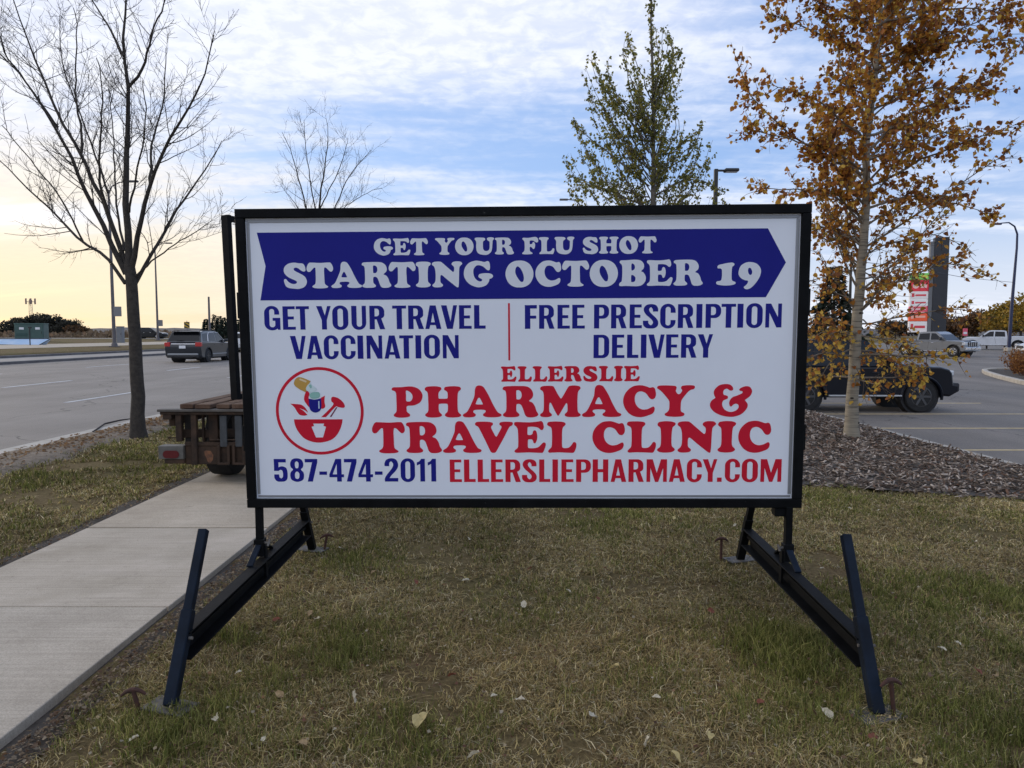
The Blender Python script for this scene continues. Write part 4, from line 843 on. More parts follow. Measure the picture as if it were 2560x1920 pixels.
# pickups
PU_TOP = [(-2.95, .62), (-3.0, .80), (-2.98, 1.28), (-2.9, 1.32), (-1.0, 1.32), (-.98, 1.22), (1.2, 1.20), (1.35, 1.24), (2.4, 1.20), (2.72, 1.12), (2.82, .95), (2.85, .62)]
PU_F = [(2.88, .45), (2.6, .38)]; PU_R = [(-2.7, .42), (-2.95, .48)]
PU_CAB = [(-.98, 1.2), (-.90, 1.80), (-.72, 1.90), (.35, 1.92), (.62, 1.87), (1.42, 1.2)]
PU_P = [[(-.80, 1.28), (-.74, 1.76), (.05, 1.80), (.08, 1.28)], [(.18, 1.28), (.16, 1.80), (.50, 1.78), (1.12, 1.28)]]
def pu_extras(paint_):
    def f(r, h, hw):
        for s in (-1, 1):
            a, b = sorted((s*.66, s*(h+.002))); bx(r, 'headlight', clear_lens, 2.58, 2.83, a, b, .90, 1.10, .02)
            a, b = sorted((s*.80, s*(h+.002))); bx(r, 'tail_light', red_lens, -3.02, -2.92, a, b, .92, 1.26, .02)
            a, b = sorted((s*(h-.07), s*(h+.05))); bx(r, 'running_board', chrome, -1.0, 1.3, a, b, .40, .45, .01)
            MB().add([(x, s*(h+.002), z) for x, z in ((-.05, .55), (-.035, .55), (.10, 1.2), (.085, 1.2))], [(0, 1, 2, 3)]).build('door_seam', plastic, r)
        g = bx(r, 'grille', mat('dark_grille', (.03, .03, .034), .35, metal=.4), 2.80, 2.88, -.62, .62, .78, 1.12, .02)
        for k in range(5): bx(g, 'grille_bar', chrome, 2.875, 2.89, -.58+k*.27, -.53+k*.27, .80, 1.10, .003)
        bx(r, 'bumper', chrome, 2.78, 2.96, -h+.06, h-.06, .52, .74, .03)
        bx(r, 'rear_bumper', chrome, -3.12, -2.95, -h+.06, h-.06, .55, .72, .03)
        bx(r, 'bed_floor', plastic, -2.9, -1.05, -h+.12, h-.12, 1.322, 1.33, .001)
        bx(r, 'hood_scoop', paint_, 1.7, 2.5, -.45, .45, 1.19, 1.25, .02)
        mirrors(r, 1.05, h, 1.25, plastic, 1.4); handles(r, h, (-.60, .35), 1.06, chrome); arch_trims(r, h, (-1.85, 1.95), .41, plastic, .09)
    return f
hd = math.atan2(-.875, .477)
vehicle('pickup_truck', 'silver pickup truck with chrome grille turning in the parking lot', 'pickup', (33.6, 56.5, -.2), hd, silver_paint, PU_TOP, PU_F, PU_R, 2.04, (-1.85, 1.95), .41, PU_CAB, PU_P, ((1.35, 1.27), (.66, 1.82)), ((-.96, 1.3), (-.9, 1.74)), tumble=.15, sill=.42, arch_gap=.09, extras=pu_extras(silver_paint))
white_truck = paint('white_truck_paint', (.60, .62, .66), .3, 0.0)
vehicle('pickup_truck', 'white pickup truck parked beyond the blue lamp post', 'pickup', (49.2, 72.5, .0), math.atan2(.56, -.83), white_truck, PU_TOP, PU_F, PU_R, 2.04, (-1.85, 1.95), .41, PU_CAB, PU_P, ((1.35, 1.27), (.66, 1.82)), ((-.96, 1.3), (-.9, 1.74)), tumble=.15, sill=.42, arch_gap=.09, extras=pu_extras(white_truck))
vehicle('hatchback', 'white car entering at the right edge behind the orange shrubs', 'car', (45.4, 60, -.17), math.atan2(.15, -.99), white_paint_car, SED_TOP, SUV_F, SUV_R, 1.84, (-1.36, 1.36), .33, SED_CAB, SED_P, ((1.06, 1.04), (.34, 1.38)), ((-1.88, 1.03), (-1.38, 1.33)), extras=car_extras)

# ---------------------------------------------------------------- street furniture
def lamp_post(name, label, base, h, r0, head, m, group=None, panel_z=None):
    r = empty(name, base); tag(r, label, 'lamp post', group)
    MB().tube([(0, 0, 0), (0, 0, h*.5), (0, 0, h)], [r0, r0*.8, r0*.55], 10).build('pole', m, r, 50)
    MB().box(-r0*2.1, r0*2.1, -r0*2.1, r0*2.1, 0, .06, .01).lathe([(r0*1.7, .06), (r0*1.5, .28), (r0*1.05, .34)], (0, 0, 0), 'Z', 12).build('base', m, r)
    if panel_z:
        MB().box(.05, .75, -.10, -.07, panel_z, panel_z+.82, .01).build('sign_back', mat('grey_sign_back', (.20, .20, .21), .5, metal=.4), r)
    return r
p1_ = lamp_post('lamp_post', 'tall grey street lamp pole with sign, left of the bare tree', (-33.5, 60, .46), 13.0, .15, None, galv, 'street lamps along the far side of the road', 2.55)
MB().tube([(0, 0, 12.6), (.3, 0, 13.3), (1.0, -.1, 13.6), (1.9, -.2, 13.65)], [.06, .055, .05, .04], 8).build('arm', galv, p1_)
MB().box(1.7, 2.6, -.32, -.06, 13.58, 13.74, .04).build('lamp_head', mat('dark_lamp_head', (.06, .06, .065), .5), p1_)
p2_ = lamp_post('lamp_post', 'grey street lamp pole with sign, between bare tree and SUV', (-47.2, 95, .70), 12.2, .15, None, galv, 'street lamps along the far side of the road', 1.9)
MB().tube([(0, 0, 11.8), (.3, 0, 12.4), (1.0, -.1, 12.75), (1.7, -.2, 12.8)], [.06, .055, .05, .04], 8).build('arm', galv, p2_)
MB().box(1.5, 2.4, -.32, -.06, 12.72, 12.88, .04).build('lamp_head', MATS['dark_lamp_head'], p2_)
q = empty('utility_pole', (-42.4, 100, .6)); tag(q, 'slim bare grey pole rising among the far spruces', 'pole')
MB().tube([(0, 0, 0), (0, 0, 3), (0, 0, 6.1)], [.17, .15, .13], 10).build('pole', galv, q); MB().lathe([(.14, 6.1), (.10, 6.16)], (0, 0, 0), 'Z', 10).build('cap', galv, q)
# parking lot lamp with a flat head
q = empty('parking_lamp', (8.45, 30, lot_z(30))); tag(q, 'dark parking lot lamp with one flat head above the sign', 'lamp post')
dk = mat('dark_bronze_pole', (.03, .028, .026), .45, metal=.3)
MB().box(-.075, .075, -.075, .075, 0, 8.72, .01).build('pole', dk, q); MB().box(-.25, .25, -.25, .25, 0, .5, .03).build('base', curb_mat, q)
MB().box(.075, .36, -.035, .035, 8.62, 8.70, .01).build('arm', dk, q)
hd_ = MB().box(.34, .92, -.18, .18, 8.60, 8.73, .03).build('lamp_head', dk, q); MB().box(.40, .86, -.13, .13, 8.592, 8.599, .001).build('lens', clear_lens, hd_)
# far arm lamp showing just over the sign
q = empty('davit_lamp', (5.7, 60, -.1)); tag(q, 'far curved-arm street lamp peeping over the sign beside the green tree', 'lamp post')
MB().tube([(0, 0, 0), (0, 0, 6), (0, 0, 11.6), (-.1, 0, 12.4), (-.45, 0, 12.72), (-1.1, 0, 12.78)], [.12, .10, .07, .06, .05, .045], 8).build('pole', galv, q, 50)
MB().box(-1.75, -1.05, -.13, .13, 12.70, 12.84, .03).build('lamp_head', galv, q)
# blue lamp post at the right
navy_pole = mat('navy_lamp_pole', (.020, .028, .075), .4, metal=.2)
q = empty('davit_lamp', (46.75, 67, -.08)); tag(q, 'navy blue lamp post with a curved arm at the right edge', 'lamp post')
MB().tube([(0, 0, 0), (0.08, 0, 4), (.30, 0, 9.6), (.28, 0, 10.9), (0.0, 0, 11.6), (-.55, 0, 11.95), (-1.3, 0, 11.9)], [.17, .15, .10, .09, .075, .065, .05], 10).build('pole', navy_pole, q, 50)
MB().box(-.3, .3, -.3, .3, 0, .35, .04).build('base', curb_mat, q)
MB().box(-1.95, -1.25, -.14, .14, 11.74, 11.92, .04).build('lamp_head', navy_pole, q)
q = empty('slim_pole', (18.9, 40, lot_z(40))); tag(q, 'slim dark pole standing behind the golden-leaved tree', 'pole')
MB().tube([(0, 0, 0), (0, 0, 3), (0, 0, 6.4)], [.10, .085, .06], 8).build('pole', dk, q); MB().box(-.18, .18, -.18, .18, 0, .3, .03).build('base', curb_mat, q)
tag(MB().tube([(18.9, 40, 5.6), (27, 48, 5.9), (36, 57, 6.0), (46.9, 67, 6.35)], .018, 5).build('overhead_cable', plastic), 'thin overhead cable running to the navy blue lamp post', 'cable')
# pylon with backlit tenant panels
q = empty('pylon_sign', (44.7, 75, lot_z(75))); tag(q, 'tall dark pylon sign with bright red and white panels', 'sign')
q.rotation_euler = (0, 0, R(-18))
MB().box(-.62, .72, -.45, .45, 0, 11.6, .03).build('column', mat('charcoal_cladding', (.028, .030, .036), .55, var=.15, vscale=1), q)
MB().box(-.98, -.625, -.35, .35, 0, 11.2, .02).build('side_fin', mat('grey_cladding', (.16, .165, .175), .6), q)
PAN = [(8.05, 9.0, (.22, .62, .12)), (6.45, 8.0, (.75, .04, .06)), (5.35, 6.40, (.78, .74, .73)), (4.35, 5.30, (.80, .80, .80)), (3.5, 4.30, (.72, .10, .14)), (2.2, 3.45, (.85, .12, .04)), (.6, 2.15, (.80, .76, .75))]
for i, (a, b, c) in enumerate(PAN):
    a, b = 1.75+(a-.6)*.738, 1.75+(b-.6)*.738
    pn = MB().box(-2.72, -1.0, -.28, .28, a, b, .02).build('tenant_panel', mat('lit_panel_%d' % i, c, .5, emit=.08), q)
    c2 = [(.80, .72, .10), (.85, .55, .50), (.70, .06, .08), (.70, .08, .10), (.85, .60, .60), (.86, .45, .35), (.65, .06, .08)][i]
    h = b-a; mk = mat('panel_mark_%d' % i, c2, .5, emit=.06)
    if i in (0, 1): MB().lathe([(h*.26, -.29), (h*.26, -.284)], (-2.2, 0, a+h*.5), 'Y', 16).build('panel_mark', mk, pn); MB().box(-1.75, -1.15, -.289, -.284, a+h*.3, a+h*.66).build('panel_mark', mk, pn)
    else: MB().box(-2.55, -2.30, -.289, -.284, a+h*.28, a+h*.78).build('panel_mark', mk, pn); MB().box(-2.2, -1.2, -.289, -.284, a+h*.38, a+h*.62).build('panel_mark', mk, pn)
q = empty('post_sign', (64.2, 101, .1)); tag(q, 'small red and pink sign beyond the silver pickup', 'sign')
MB().tube([(0, 0, 0), (0, 0, 1.2)], .06, 8).build('post', galv, q); pq = MB().box(-.33, .33, -.03, .03, 1.2, 2.25, .01).build('board', mat('pink_red_board', (.70, .10, .16), .5), q); MB().box(-.26, .26, -.036, -.031, 1.45, 1.75).build('stripe', white_sheet, pq)
# utility boxes on the far verge
q = empty('transformer_box', (-53.2, 79, .78)); tag(q, 'green utility transformer box on the far verge', 'utility box'); q.rotation_euler = (0, 0, R(14))
gm = mat('green_enamel', (.055, .105, .095), .5, var=.12, vscale=1.5)
MB().box(-1.42, 1.42, -.75, .75, .02, 1.86, .03).build('cabinet', gm, q); MB().box(-1.5, 1.5, -.85, .85, -.1, .03, .02).build('plinth', curb_mat, q)
MB().box(-1.46, 1.46, -.79, .79, 1.86, 1.93, .02).build('lid', mat('light_green_enamel', (.09, .17, .15), .5), q)
for x0, x1 in ((-1.34, .15), (.22, 1.34)):
    dq = MB().box(x0, x1, -.772, -.752, .12, 1.74, .006).build('door', gm, q); MB().box(x1-.14, x1-.09, -.79, -.773, .8, 1.05, .004).build('handle', plastic, dq); MB().box(x0+.4, x0+.85, -.778, -.773, 1.25, 1.5, .001).build('warning_plate', white_sheet, dq)
MB().box(-1.25, -.2, -.82, -.773, .55, .86, .01).build('vent', mat('dark_green_enamel', (.03, .075, .07), .5), q)
q = empty('control_cabinet', (-41.2, 75, .57)); tag(q, 'slim grey metal control cabinet beside the street lamp', 'utility box')
gc = mat('grey_enamel', (.15, .16, .175), .5, var=.1, vscale=2)
MB().box(-.31, .31, -.25, .25, .05, 1.72, .02).build('cabinet', gc, q); MB().box(-.36, .36, -.3, .3, -.1, .06, .01).build('plinth', curb_mat, q); MB().box(-.33, .33, -.28, .28, 1.72, 1.78, .015).build('lid', gc, q)
dq = MB().box(-.27, .27, -.268, -.252, .12, 1.65, .004).build('door', gc, q); MB().box(.17, .21, -.285, -.269, .85, 1.05, .003).build('handle', plastic, dq)
q = empty('low_barrier', (-45.6, 62, .60)); tag(q, 'long low pale blue sloping panel at the left edge', 'barrier')
bl = mat('pale_blue_sheet', (.30, .46, .66), .35, col2=(.48, .58, .70), vscale=.9)
MB().add([(-9, 0, -.06), (4.35, 0, -.06), (4.85, .9, .50), (-9, .9, .50), (-9, 1.0, -.06), (4.35, 1.0, -.06), (4.85, 1.0, .50), (-9, 1.0, .50)], [(0,1,2,3),(1,5,6,2),(3,2,6,7),(4,7,6,5),(0,3,7,4),(0,4,5,1)]).build('panel', bl, q)
MB().box(-9, 4.9, .88, 1.03, .50, .56, .01).bar((4.37, -.02, -.05), (4.90, .9, .53), .06, .05).build('rim', plastic, q)
q = empty('marker_post', (-40.6, 60, .55)); tag(q, 'short black post with a bracket in front of the green box', 'post')
MB().tube([(0, 0, -.05), (0, 0, 1.35), (.05, 0, 1.5)], .045, 8).build('post', plastic, q); MB().box(-.09, .18, -.06, .06, 1.46, 1.58, .02).build('bracket', plastic, q)
q = empty('hazard_sign', (-31.9, 70, .35)); tag(q, 'yellow and black striped hazard marker above the grey SUV', 'road sign')
MB().tube([(0, 0.03, 0), (0, 0.03, 2.5)], .03, 8).build('post', galv, q)
pq = MB().box(-.27, .27, -.012, .012, 1.75, 2.38, .005).build('board', mat('sign_yellow', (.60, .38, .03), .45), q)
for z in (1.66, 2.02, 2.38):
    pts = [(x, z_) for x, z_ in ((-.27, z+.30), (-.27, z+.12), (.27, z-.22), (.27, z-.04))]
    pts = [(x, min(2.375, max(1.755, z_))) for x, z_ in pts]
    MB().add([(x, -.0145, z_) for x, z_ in pts], [(0, 1, 2, 3)]).build('stripe', plastic, pq)
q = empty('mobile_mast', (-202, 300, .95)); tag(q, 'distant lattice mast with antennas on the left skyline', 'mast')
hz = mat('mast_steel', (.25, .18, .16), .7); mm = MB()
for a in range(3):
    c, s = math.cos(a*2.094), math.sin(a*2.094); mm.tube([(c*1.0, s*1.0, 0), (c*.55, s*.55, 15)], .09, 5)
for k in range(12): mm.tube([(math.cos(k*2.094)*.9, math.sin(k*2.094)*.9, k*1.2+.4), (math.cos(k*2.094+2.094)*.85, math.sin(k*2.094+2.094)*.85, k*1.2+1.4)], .05, 4)
mm.build('lattice', hz, q)
for k in range(6): a = k*1.047; MB().box(-.22, .22, -.12, .12, 13.2, 15.6, .02).build('antenna', hz, q, loc=(2.0*math.cos(a), 1.4*math.sin(a), 0))
MB().tube([(2*math.cos(k*1.047), 1.4*math.sin(k*1.047), 14.2) for k in range(7)], .08, 5).build('ring', hz, q)

# ---------------------------------------------------------------- trees
def vnoise(r): return Vector((rng.gauss(0, 1), rng.gauss(0, 1), rng.gauss(0, 1)))*r
def resample(pts, n, jit=0.0):
    pts = [Vector(p) for p in pts]; seg = [(b-a).length for a, b in zip(pts, pts[1:])]; tot = sum(seg); out = []
    for k in range(n+1):
        t = tot*k/n; i = 0
        while i < len(seg)-1 and t > seg[i]: t -= seg[i]; i += 1
        f = min(1, t/seg[i]) if seg[i] > 0 else 0
        p0, p1, p2, p3 = pts[max(i-1, 0)], pts[i], pts[i+1], pts[min(i+2, len(pts)-1)]
        q = 0.5*((2*p1)+(p2-p0)*f+(2*p0-5*p1+4*p2-p3)*f*f+(3*p1-p0-3*p2+p3)*f**3)
        if 0 < k < n and jit: q = q + vnoise(jit)
        out.append(q)
    return out
def taper(r0, r1, n, p=1.0): return [r0+(r1-r0)*(k/n)**p for k in range(n+1)]
def rot_dir(d, ang):
    ax = d.cross(vnoise(1)); ax.normalize(); return (Matrix.Rotation(ang, 3, ax) @ d).normalized()
def sprout(p, d, L, n, up, wob):
    """growing shoot: list of points"""
    pts = [p]; d = d.normalized()
    for k in range(n):
        d = (d + Vector((0, 0, up)) + vnoise(wob)).normalized(); pts.append(pts[-1] + d*(L/n))
    return pts
bark_dark = mat('dark_furrowed_bark', (.026, .021, .017), .9, col2=(.055, .045, .036), vscale=18, bump=1.0, bscale=35)
twig_dark = mat('dark_twig_bark', (.028, .022, .020), .9, var=.25, vscale=6)

def bare_tree(name, label, base, trunk, limbs, dens=1.0, tw=1.0, seed=3):
    rng.seed(seed); r = empty(name, base); tag(r, label, 'tree'); o = Vector(base)
    tp = resample([Vector(p)-o for p in trunk], 12, .006)
    rad = taper(.099*tw, .074*tw, 12); rad[0] = .14*tw; rad[1] = .108*tw
    tm = MB().tube(tp, rad, 14); tm.build('trunk', bark_dark, r, 60)
    fine = MB()
    for lp, r0 in limbs:
        lp = [Vector(p)-o for p in lp]; n = 14; pts = resample(lp, n, .007); rd = taper(r0*.86, .005, n, .8)
        MB().tube(pts, rd, 8).build('limb', bark_dark, r, 60)
        tot = sum((b-a).length for a, b in zip(pts, pts[1:]))
        for k in range(int(tot*7.4*dens)):
            f = .16+.84*rng.random()**.8; i = min(n-1, int(f*n)); t = f*n-i; p = pts[i].lerp(pts[i+1], t); d = (pts[i+1]-pts[i]).normalized()
            d2 = rot_dir(d, R(rng.uniform(25, 60))); L = rng.uniform(.35, 1.05)*(1.12-.45*f)*tw
            m = 6; q = sprout(p, d2, L, m, .10, .11); rr = min(.0085, rd[i]*.4)
            fine.tube(q, taper(rr, .0022, m), 4, False)
            for j in range(int(L*10*dens)+2):
                g = rng.uniform(.12, 1.0); a = min(m-1, int(g*m)); pp = q[a].lerp(q[a+1], g*m-a); dd = rot_dir((q[a+1]-q[a]).normalized(), R(rng.uniform(28, 65)))
                L2 = rng.uniform(.07, .34)*(1.15-.5*g)*tw; q2 = sprout(pp, dd, L2, 3, .12, .18); fine.tube(q2, taper(.0026, .0012, 3), 3, False)
                if rng.random() < .55: fine.tube(sprout(q2[1], rot_dir((q2[2]-q2[1]).normalized(), R(48)), L2*.5, 2, .1, .15), taper(.0022, .0013, 2), 3, False)
    f = fine.build('twigs', twig_dark, r); f['kind'] = 'stuff'
    return r
Z4 = lambda x, y, Y: at(x/2.074, y/2.074, Y)
TY = 10.3
def limb4(pl, dy, r0):
    n = len(pl)-1; return ([Z4(x, y, TY+dy*(k/n)) for k, (x, y) in enumerate(pl)], r0)
E_TRUNK = [at(347, 1100, TY), at(345, 1000, TY), at(338, 860, TY), at(331, 740, TY), at(322, 660, TY)]
E_LIMBS = [limb4([(668, 1420), (655, 1000), (660, 600), (665, 440), (640, 250), (655, 0), (650, -300)], .1, .068),
 limb4([(680, 1400), (720, 1180), (770, 1000), (850, 760), (960, 590), (1050, 400), (1110, 180)], -.9, .048),
 limb4([(655, 1420), (540, 1180), (430, 960), (370, 820), (250, 600), (100, 380), (-60, 230)], -.7, .05),
 limb4([(658, 1400), (560, 1100), (480, 950), (420, 800), (300, 590), (200, 340), (100, 100), (40, -120)], .9, .046),
 limb4([(650, 1470), (560, 1340), (440, 1260), (330, 1160), (200, 1030), (60, 900), (-50, 780)], .5, .032),
 limb4([(690, 1490), (800, 1300), (900, 1110), (1010, 960), (1100, 820), (1150, 730)], .8, .036),
 limb4([(690, 1450), (770, 1370), (900, 1270), (1000, 1215), (1080, 1160)], -.5, .018),
 limb4([(560, 1100), (515, 900), (525, 650), (530, 470), (500, 300)], -.4, .026),
 limb4([(420, 790), (425, 690), (390, 480), (400, 150), (380, 40)], .3, .022),
 limb4([(668, 450), (740, 350), (790, 170), (850, 20), (880, -120)], -.5, .026),
 limb4([(780, 960), (790, 740), (850, 500), (860, 250)], .8, .024),
 limb4([(640, 290), (560, 130), (470, -20), (430, -150)], .6, .022),
 limb4([(300, 660), (150, 450), (30, 280), (-30, 100)], -1.0, .022),
 limb4([(560, 1000), (460, 700), (330, 350), (310, 80)], 1.0, .018),
 limb4([(640, 1300), (600, 1000), (590, 700), (560, 500)], 1.3, .022),
 limb4([(430, 1250), (330, 1050), (150, 820), (10, 650)], -.8, .016),
 limb4([(670, 1100), (720, 850), (760, 600), (740, 420)], -1.2, .020)]
bare_tree('bare_tree', 'tall leafless tree growing on the grass beside the road', tuple(at(347, 1097, TY)), E_TRUNK, E_LIMBS, seed=5)
b2 = Vector((-5.35, 19.4, 0)); TY2 = 19.4
def l2(pl, dy, r0): n = len(pl)-1; return ([at(x, y, TY2+dy*k/n) for k, (x, y) in enumerate(pl)], r0)
bare_tree('bare_tree', 'smaller leafless tree whose crown shows over the sign top', tuple(b2), [b2, b2+Vector((0, 0, 1.2)), at(789, 760, TY2), at(793, 640, TY2)],
 [l2([(793, 650), (797, 520), (812, 420), (820, 340), (815, 295)], 0, .05), l2([(792, 650), (770, 540), (745, 440), (725, 370), (705, 330)], -.6, .04), l2([(795, 640), (830, 540), (868, 450), (905, 400), (928, 375)], .6, .035), l2([(797, 560), (775, 450), (765, 370), (760, 300)], .9, .026), l2([(800, 520), (840, 440), (862, 380), (870, 345)], -.7, .022), l2([(792, 600), (745, 520), (715, 480), (700, 460)], .6, .02), l2([(796, 600), (860, 520), (925, 480), (955, 470)], -.6, .02)], dens=.75, tw=1.15, seed=8)

# leaf shapes: heart-shaped blade folded along its midrib, with stalk
def leaf_shape(curl=.25, fold=.25, seed=0):
    q = random.Random(seed)
    L = [(0, 0, 0), (.30, .12, 0), (.46, .34, 0), (.36, .62, 0), (.16, .86, 0), (0, 1.0, 0)]
    V = []; 
    for x, y, _ in L: V.append((x, y, abs(x)*fold - curl*(y-.4)**2 + q.uniform(-.03, .03)))
    Rr = len(V)
    for x, y, _ in L[1:5]: V.append((-x, y, abs(x)*fold - curl*(y-.4)**2 + q.uniform(-.03, .03)))
    V += [(0, .34, -curl*.004), (0, .66, -curl*.07)]
    m1, m2 = Rr+4, Rr+5
    F = [(0, 1, m1), (1, 2, m1), (2, m2, m1), (2, 3, m2), (3, 4, m2), (4, 5, m2), (0, m1, Rr), (Rr, m1, Rr+1), (Rr+1, m1, m2), (Rr+1, m2, Rr+2), (Rr+2, m2, Rr+3), (Rr+3, m2, 5)]
    st = len(V); V += [(-.012, 0, 0), (.012, 0, 0), (0, -.45, .10)]; F += [(st, st+1, st+2)]
    return np.array(V, np.float32), np.array(F, np.int32)
LEAFS = [leaf_shape(.3+.25*k, .15+.12*k, k) for k in range(4)]
def rand_rot(n, droop=.6):
    """random frames with the leaf tip (y axis) tending downward"""
    y = npr.normal(size=(n, 3)); y[:, 2] -= droop*1.6; y /= np.linalg.norm(y, axis=1)[:, None]
    t = npr.normal(size=(n, 3)); x = np.cross(y, t); x /= np.linalg.norm(x, axis=1)[:, None]; z = np.cross(x, y)
    return np.stack([x, y, z], axis=2)       # columns
def leaf_cloud(name, pos, size, cols, m, parent, shapes=None, droop=.6, rots=None):
    shapes = shapes or LEAFS; n = len(pos); Rm = rand_rot(n, droop) if rots is None else rots
    Vs, Fs, Cs = [], [], []; off = 0; which = npr.integers(0, len(shapes), n)
    for k, (V, F) in enumerate(shapes):
        idx = np.where(which == k)[0]
        if not len(idx): continue
        P = np.einsum('nij,vj->nvi', Rm[idx], V)*size[idx][:, None, None] + pos[idx][:, None, :]
        Vs.append(P.reshape(-1, 3)); nv = len(V)
        Fs.append((F[None]+(np.arange(len(idx))*nv)[:, None, None]).reshape(-1, 3)+off); Cs.append(np.repeat(cols[idx], nv, axis=0)); off += nv*len(idx)
    o = link(name, fast_mesh(name, np.concatenate(Vs), np.concatenate(Fs), np.concatenate(Cs)), m, parent); o['kind'] = 'stuff'
    return o
leaf_mat = mat('autumn_leaf', (.3, .15, .03), .6, attr='tint', trans=.42, spec=.25)

def aspen():
    rng.seed(21); AY = 11.9
    base = Vector(at(2128, 1097, AY)); base.z = gz(base.x, base.y)-.02
    r = empty('golden_tree', tuple(base)); tag(r, 'young tree with pale trunk and golden brown leaves in the mulch bed', 'tree')
    px = [(2128, 1100), (2131, 1000), (2138, 880), (2147, 740), (2159, 613), (2165, 492), (2167, 350), (2184, 219), (2203, 0), (2212, -180), (2216, -330)]
    tp = resample([at(x, y, AY)-base for x, y in px], 26, .006); rd = taper(.104, .013, 26, .95); rd[0] = .14; rd[1] = .112
    m = bpy.data.materials.new('pale_banded_bark'); m.use_nodes = True; nt = m.node_tree; N = nt.nodes; L = nt.links; b = N['Principled BSDF']; b.inputs['Roughness'].default_value = .8
    tc = N.new('ShaderNodeTexCoord'); mp = N.new('ShaderNodeMapping'); mp.inputs['Scale'].default_value = (2.5, 2.5, 26); L.new(tc.outputs['Object'], mp.inputs[0])
    n1 = N.new('ShaderNodeTexNoise'); n1.inputs['Scale'].default_value = 1.2; n1.inputs['Detail'].default_value = 6; L.new(mp.outputs[0], n1.inputs[0])
    rp = N.new('ShaderNodeValToRGB'); e = rp.color_ramp.elements; e[0].position = .34; e[0].color = (.10, .085, .065, 1); e[1].position = .46; e[1].color = (.25, .215, .16, 1); e.new(.75).color = (.33, .29, .22, 1); L.new(n1.outputs[0], rp.inputs[0]); L.new(rp.outputs[0], b.inputs[0])
    bp = N.new('ShaderNodeBump'); bp.inputs['Strength'].default_value = .4; bp.inputs['Distance'].default_value = .01; L.new(n1.outputs[0], bp.inputs['Height']); L.new(bp.outputs[0], b.inputs['Normal'])
    tr = MB().tube(tp, rd, 16).build('trunk', m, r, 60)
    for k in range(16):                       # dark branch scars
        i = rng.randint(1, 17); a = rng.uniform(0, 6.28); p = tp[i]; MB().lathe([(.001, .0), (.028, .004), (.03, .010), (.012, .016)], (0, 0, 0), 'Y', 8).build('branch_scar', mat('dark_scar', (.03, .025, .02), .9), tr, loc=None).matrix_local = Matrix.Translation(p+Vector((math.cos(a), math.sin(a), 0))*(rd[i]-.006)) @ Matrix.Rotation(a-math.pi/2, 4, 'Z') @ Matrix.Scale(.55, 4, (0, 0, 1))
    tw = mat('brown_twig', (.075, .055, .040), .85, var=.25, vscale=8); tw2 = mat('pale_limb_bark', (.19, .155, .115), .85, var=.25, vscale=10)
    fine = MB(); LP = []
    Z5 = lambda x, y, Y: at(1350+x/1.828, y/1.828, Y)-base
    traced = [[(1470, 800), (1300, 710), (1150, 620), (1020, 490), (930, 380), (900, 280)], [(1480, 640), (1350, 520), (1200, 430), (1050, 380)], [(1500, 560), (1420, 430), (1340, 180), (1280, 30)], [(1520, 160), (1640, 80), (1740, 0), (1800, -80)],
              [(1485, 700), (1620, 560), (1800, 470), (2000, 380), (2180, 250)], [(1490, 860), (1700, 760), (1900, 660), (2100, 600), (2190, 560)], [(1470, 960), (1700, 900), (1900, 930), (2080, 980)], [(1470, 1000), (1330, 890), (1230, 870), (1010, 860)],
              [(1500, 330), (1650, 240), (1900, 130), (2150, 60)], [(1505, 440), (1600, 330), (1780, 200), (1850, 100)], [(1460, 1100), (1350, 1060), (1240, 1010)], [(1480, 780), (1350, 690), (1180, 640), (950, 590)], [(1510, 300), (1400, 200), (1220, 130), (1050, 70)], [(1530, 200), (1440, 60), (1420, -60)], [(1540, 120), (1750, 60), (1980, 40), (2200, 100)], [(1520, 260), (1760, 210), (2000, 180), (2230, 190)], [(1500, 520), (1700, 420), (1900, 400), (2120, 420)], [(1550, 60), (1700, -60), (1900, -120)], [(1500, 620), (1700, 560), (1850, 600), (2050, 660)], [(1540, 140), (1380, 60), (1200, -20), (1060, -40)]]
    br = []
    for k, pl in enumerate(traced):
        dy = rng.uniform(-1.0, 1.0); n = len(pl)-1; br.append((resample([Z5(x, y, AY+dy*j/n) for j, (x, y) in enumerate(pl)], 10, .02), .024))
    for k in range(64):
        f = .125+.84*(k/63.0); i = min(25, int(f*26)); p = tp[i]; z = p.z
        az = k*2.399+rng.uniform(-.4, .4); low = z < 2.0
        el = R(rng.uniform(-6, 16)) if low else R(rng.uniform(24, 52)); L = (rng.uniform(1.0, 1.6) if low else rng.uniform(1.1, 1.9)*(1.15-.62*z/9.3))
        if math.cos(az) > 0 and not low: L *= 1.3
        if math.sin(az) < -.8: L *= .75
        d = Vector((math.cos(az)*math.cos(el), math.sin(az)*math.cos(el), math.sin(el)))
        br.append((sprout(p, d, L, 9, -.03 if low else .03, .07), min(.02, rd[i]*.32)))
    for pl in ([(2155, 640), (2250, 600), (2350, 590), (2440, 640)], [(2150, 700), (2260, 690), (2360, 660), (2470, 690)], [(2148, 760), (2240, 700), (2330, 650), (2400, 640)], [(2145, 810), (2280, 790), (2400, 770), (2450, 800)], [(2150, 660), (2080, 600), (2035, 580)], [(2145, 760), (2070, 720), (2025, 700)], [(2140, 840), (2250, 850), (2340, 900)], [(2140, 860), (2070, 830), (2020, 850)], [(2135, 880), (2230, 890), (2300, 960)], [(2140, 820), (2060, 790), (2010, 800)], [(2142, 800), (2210, 820), (2280, 860)], [(2136, 870), (2080, 900), (2040, 960)]):
        dy = rng.uniform(-1.0, .6); n_ = len(pl)-1; br.append((resample([at(x, y, AY+dy*j/n_)-base for j, (x, y) in enumerate(pl)], 9, .02), .014))
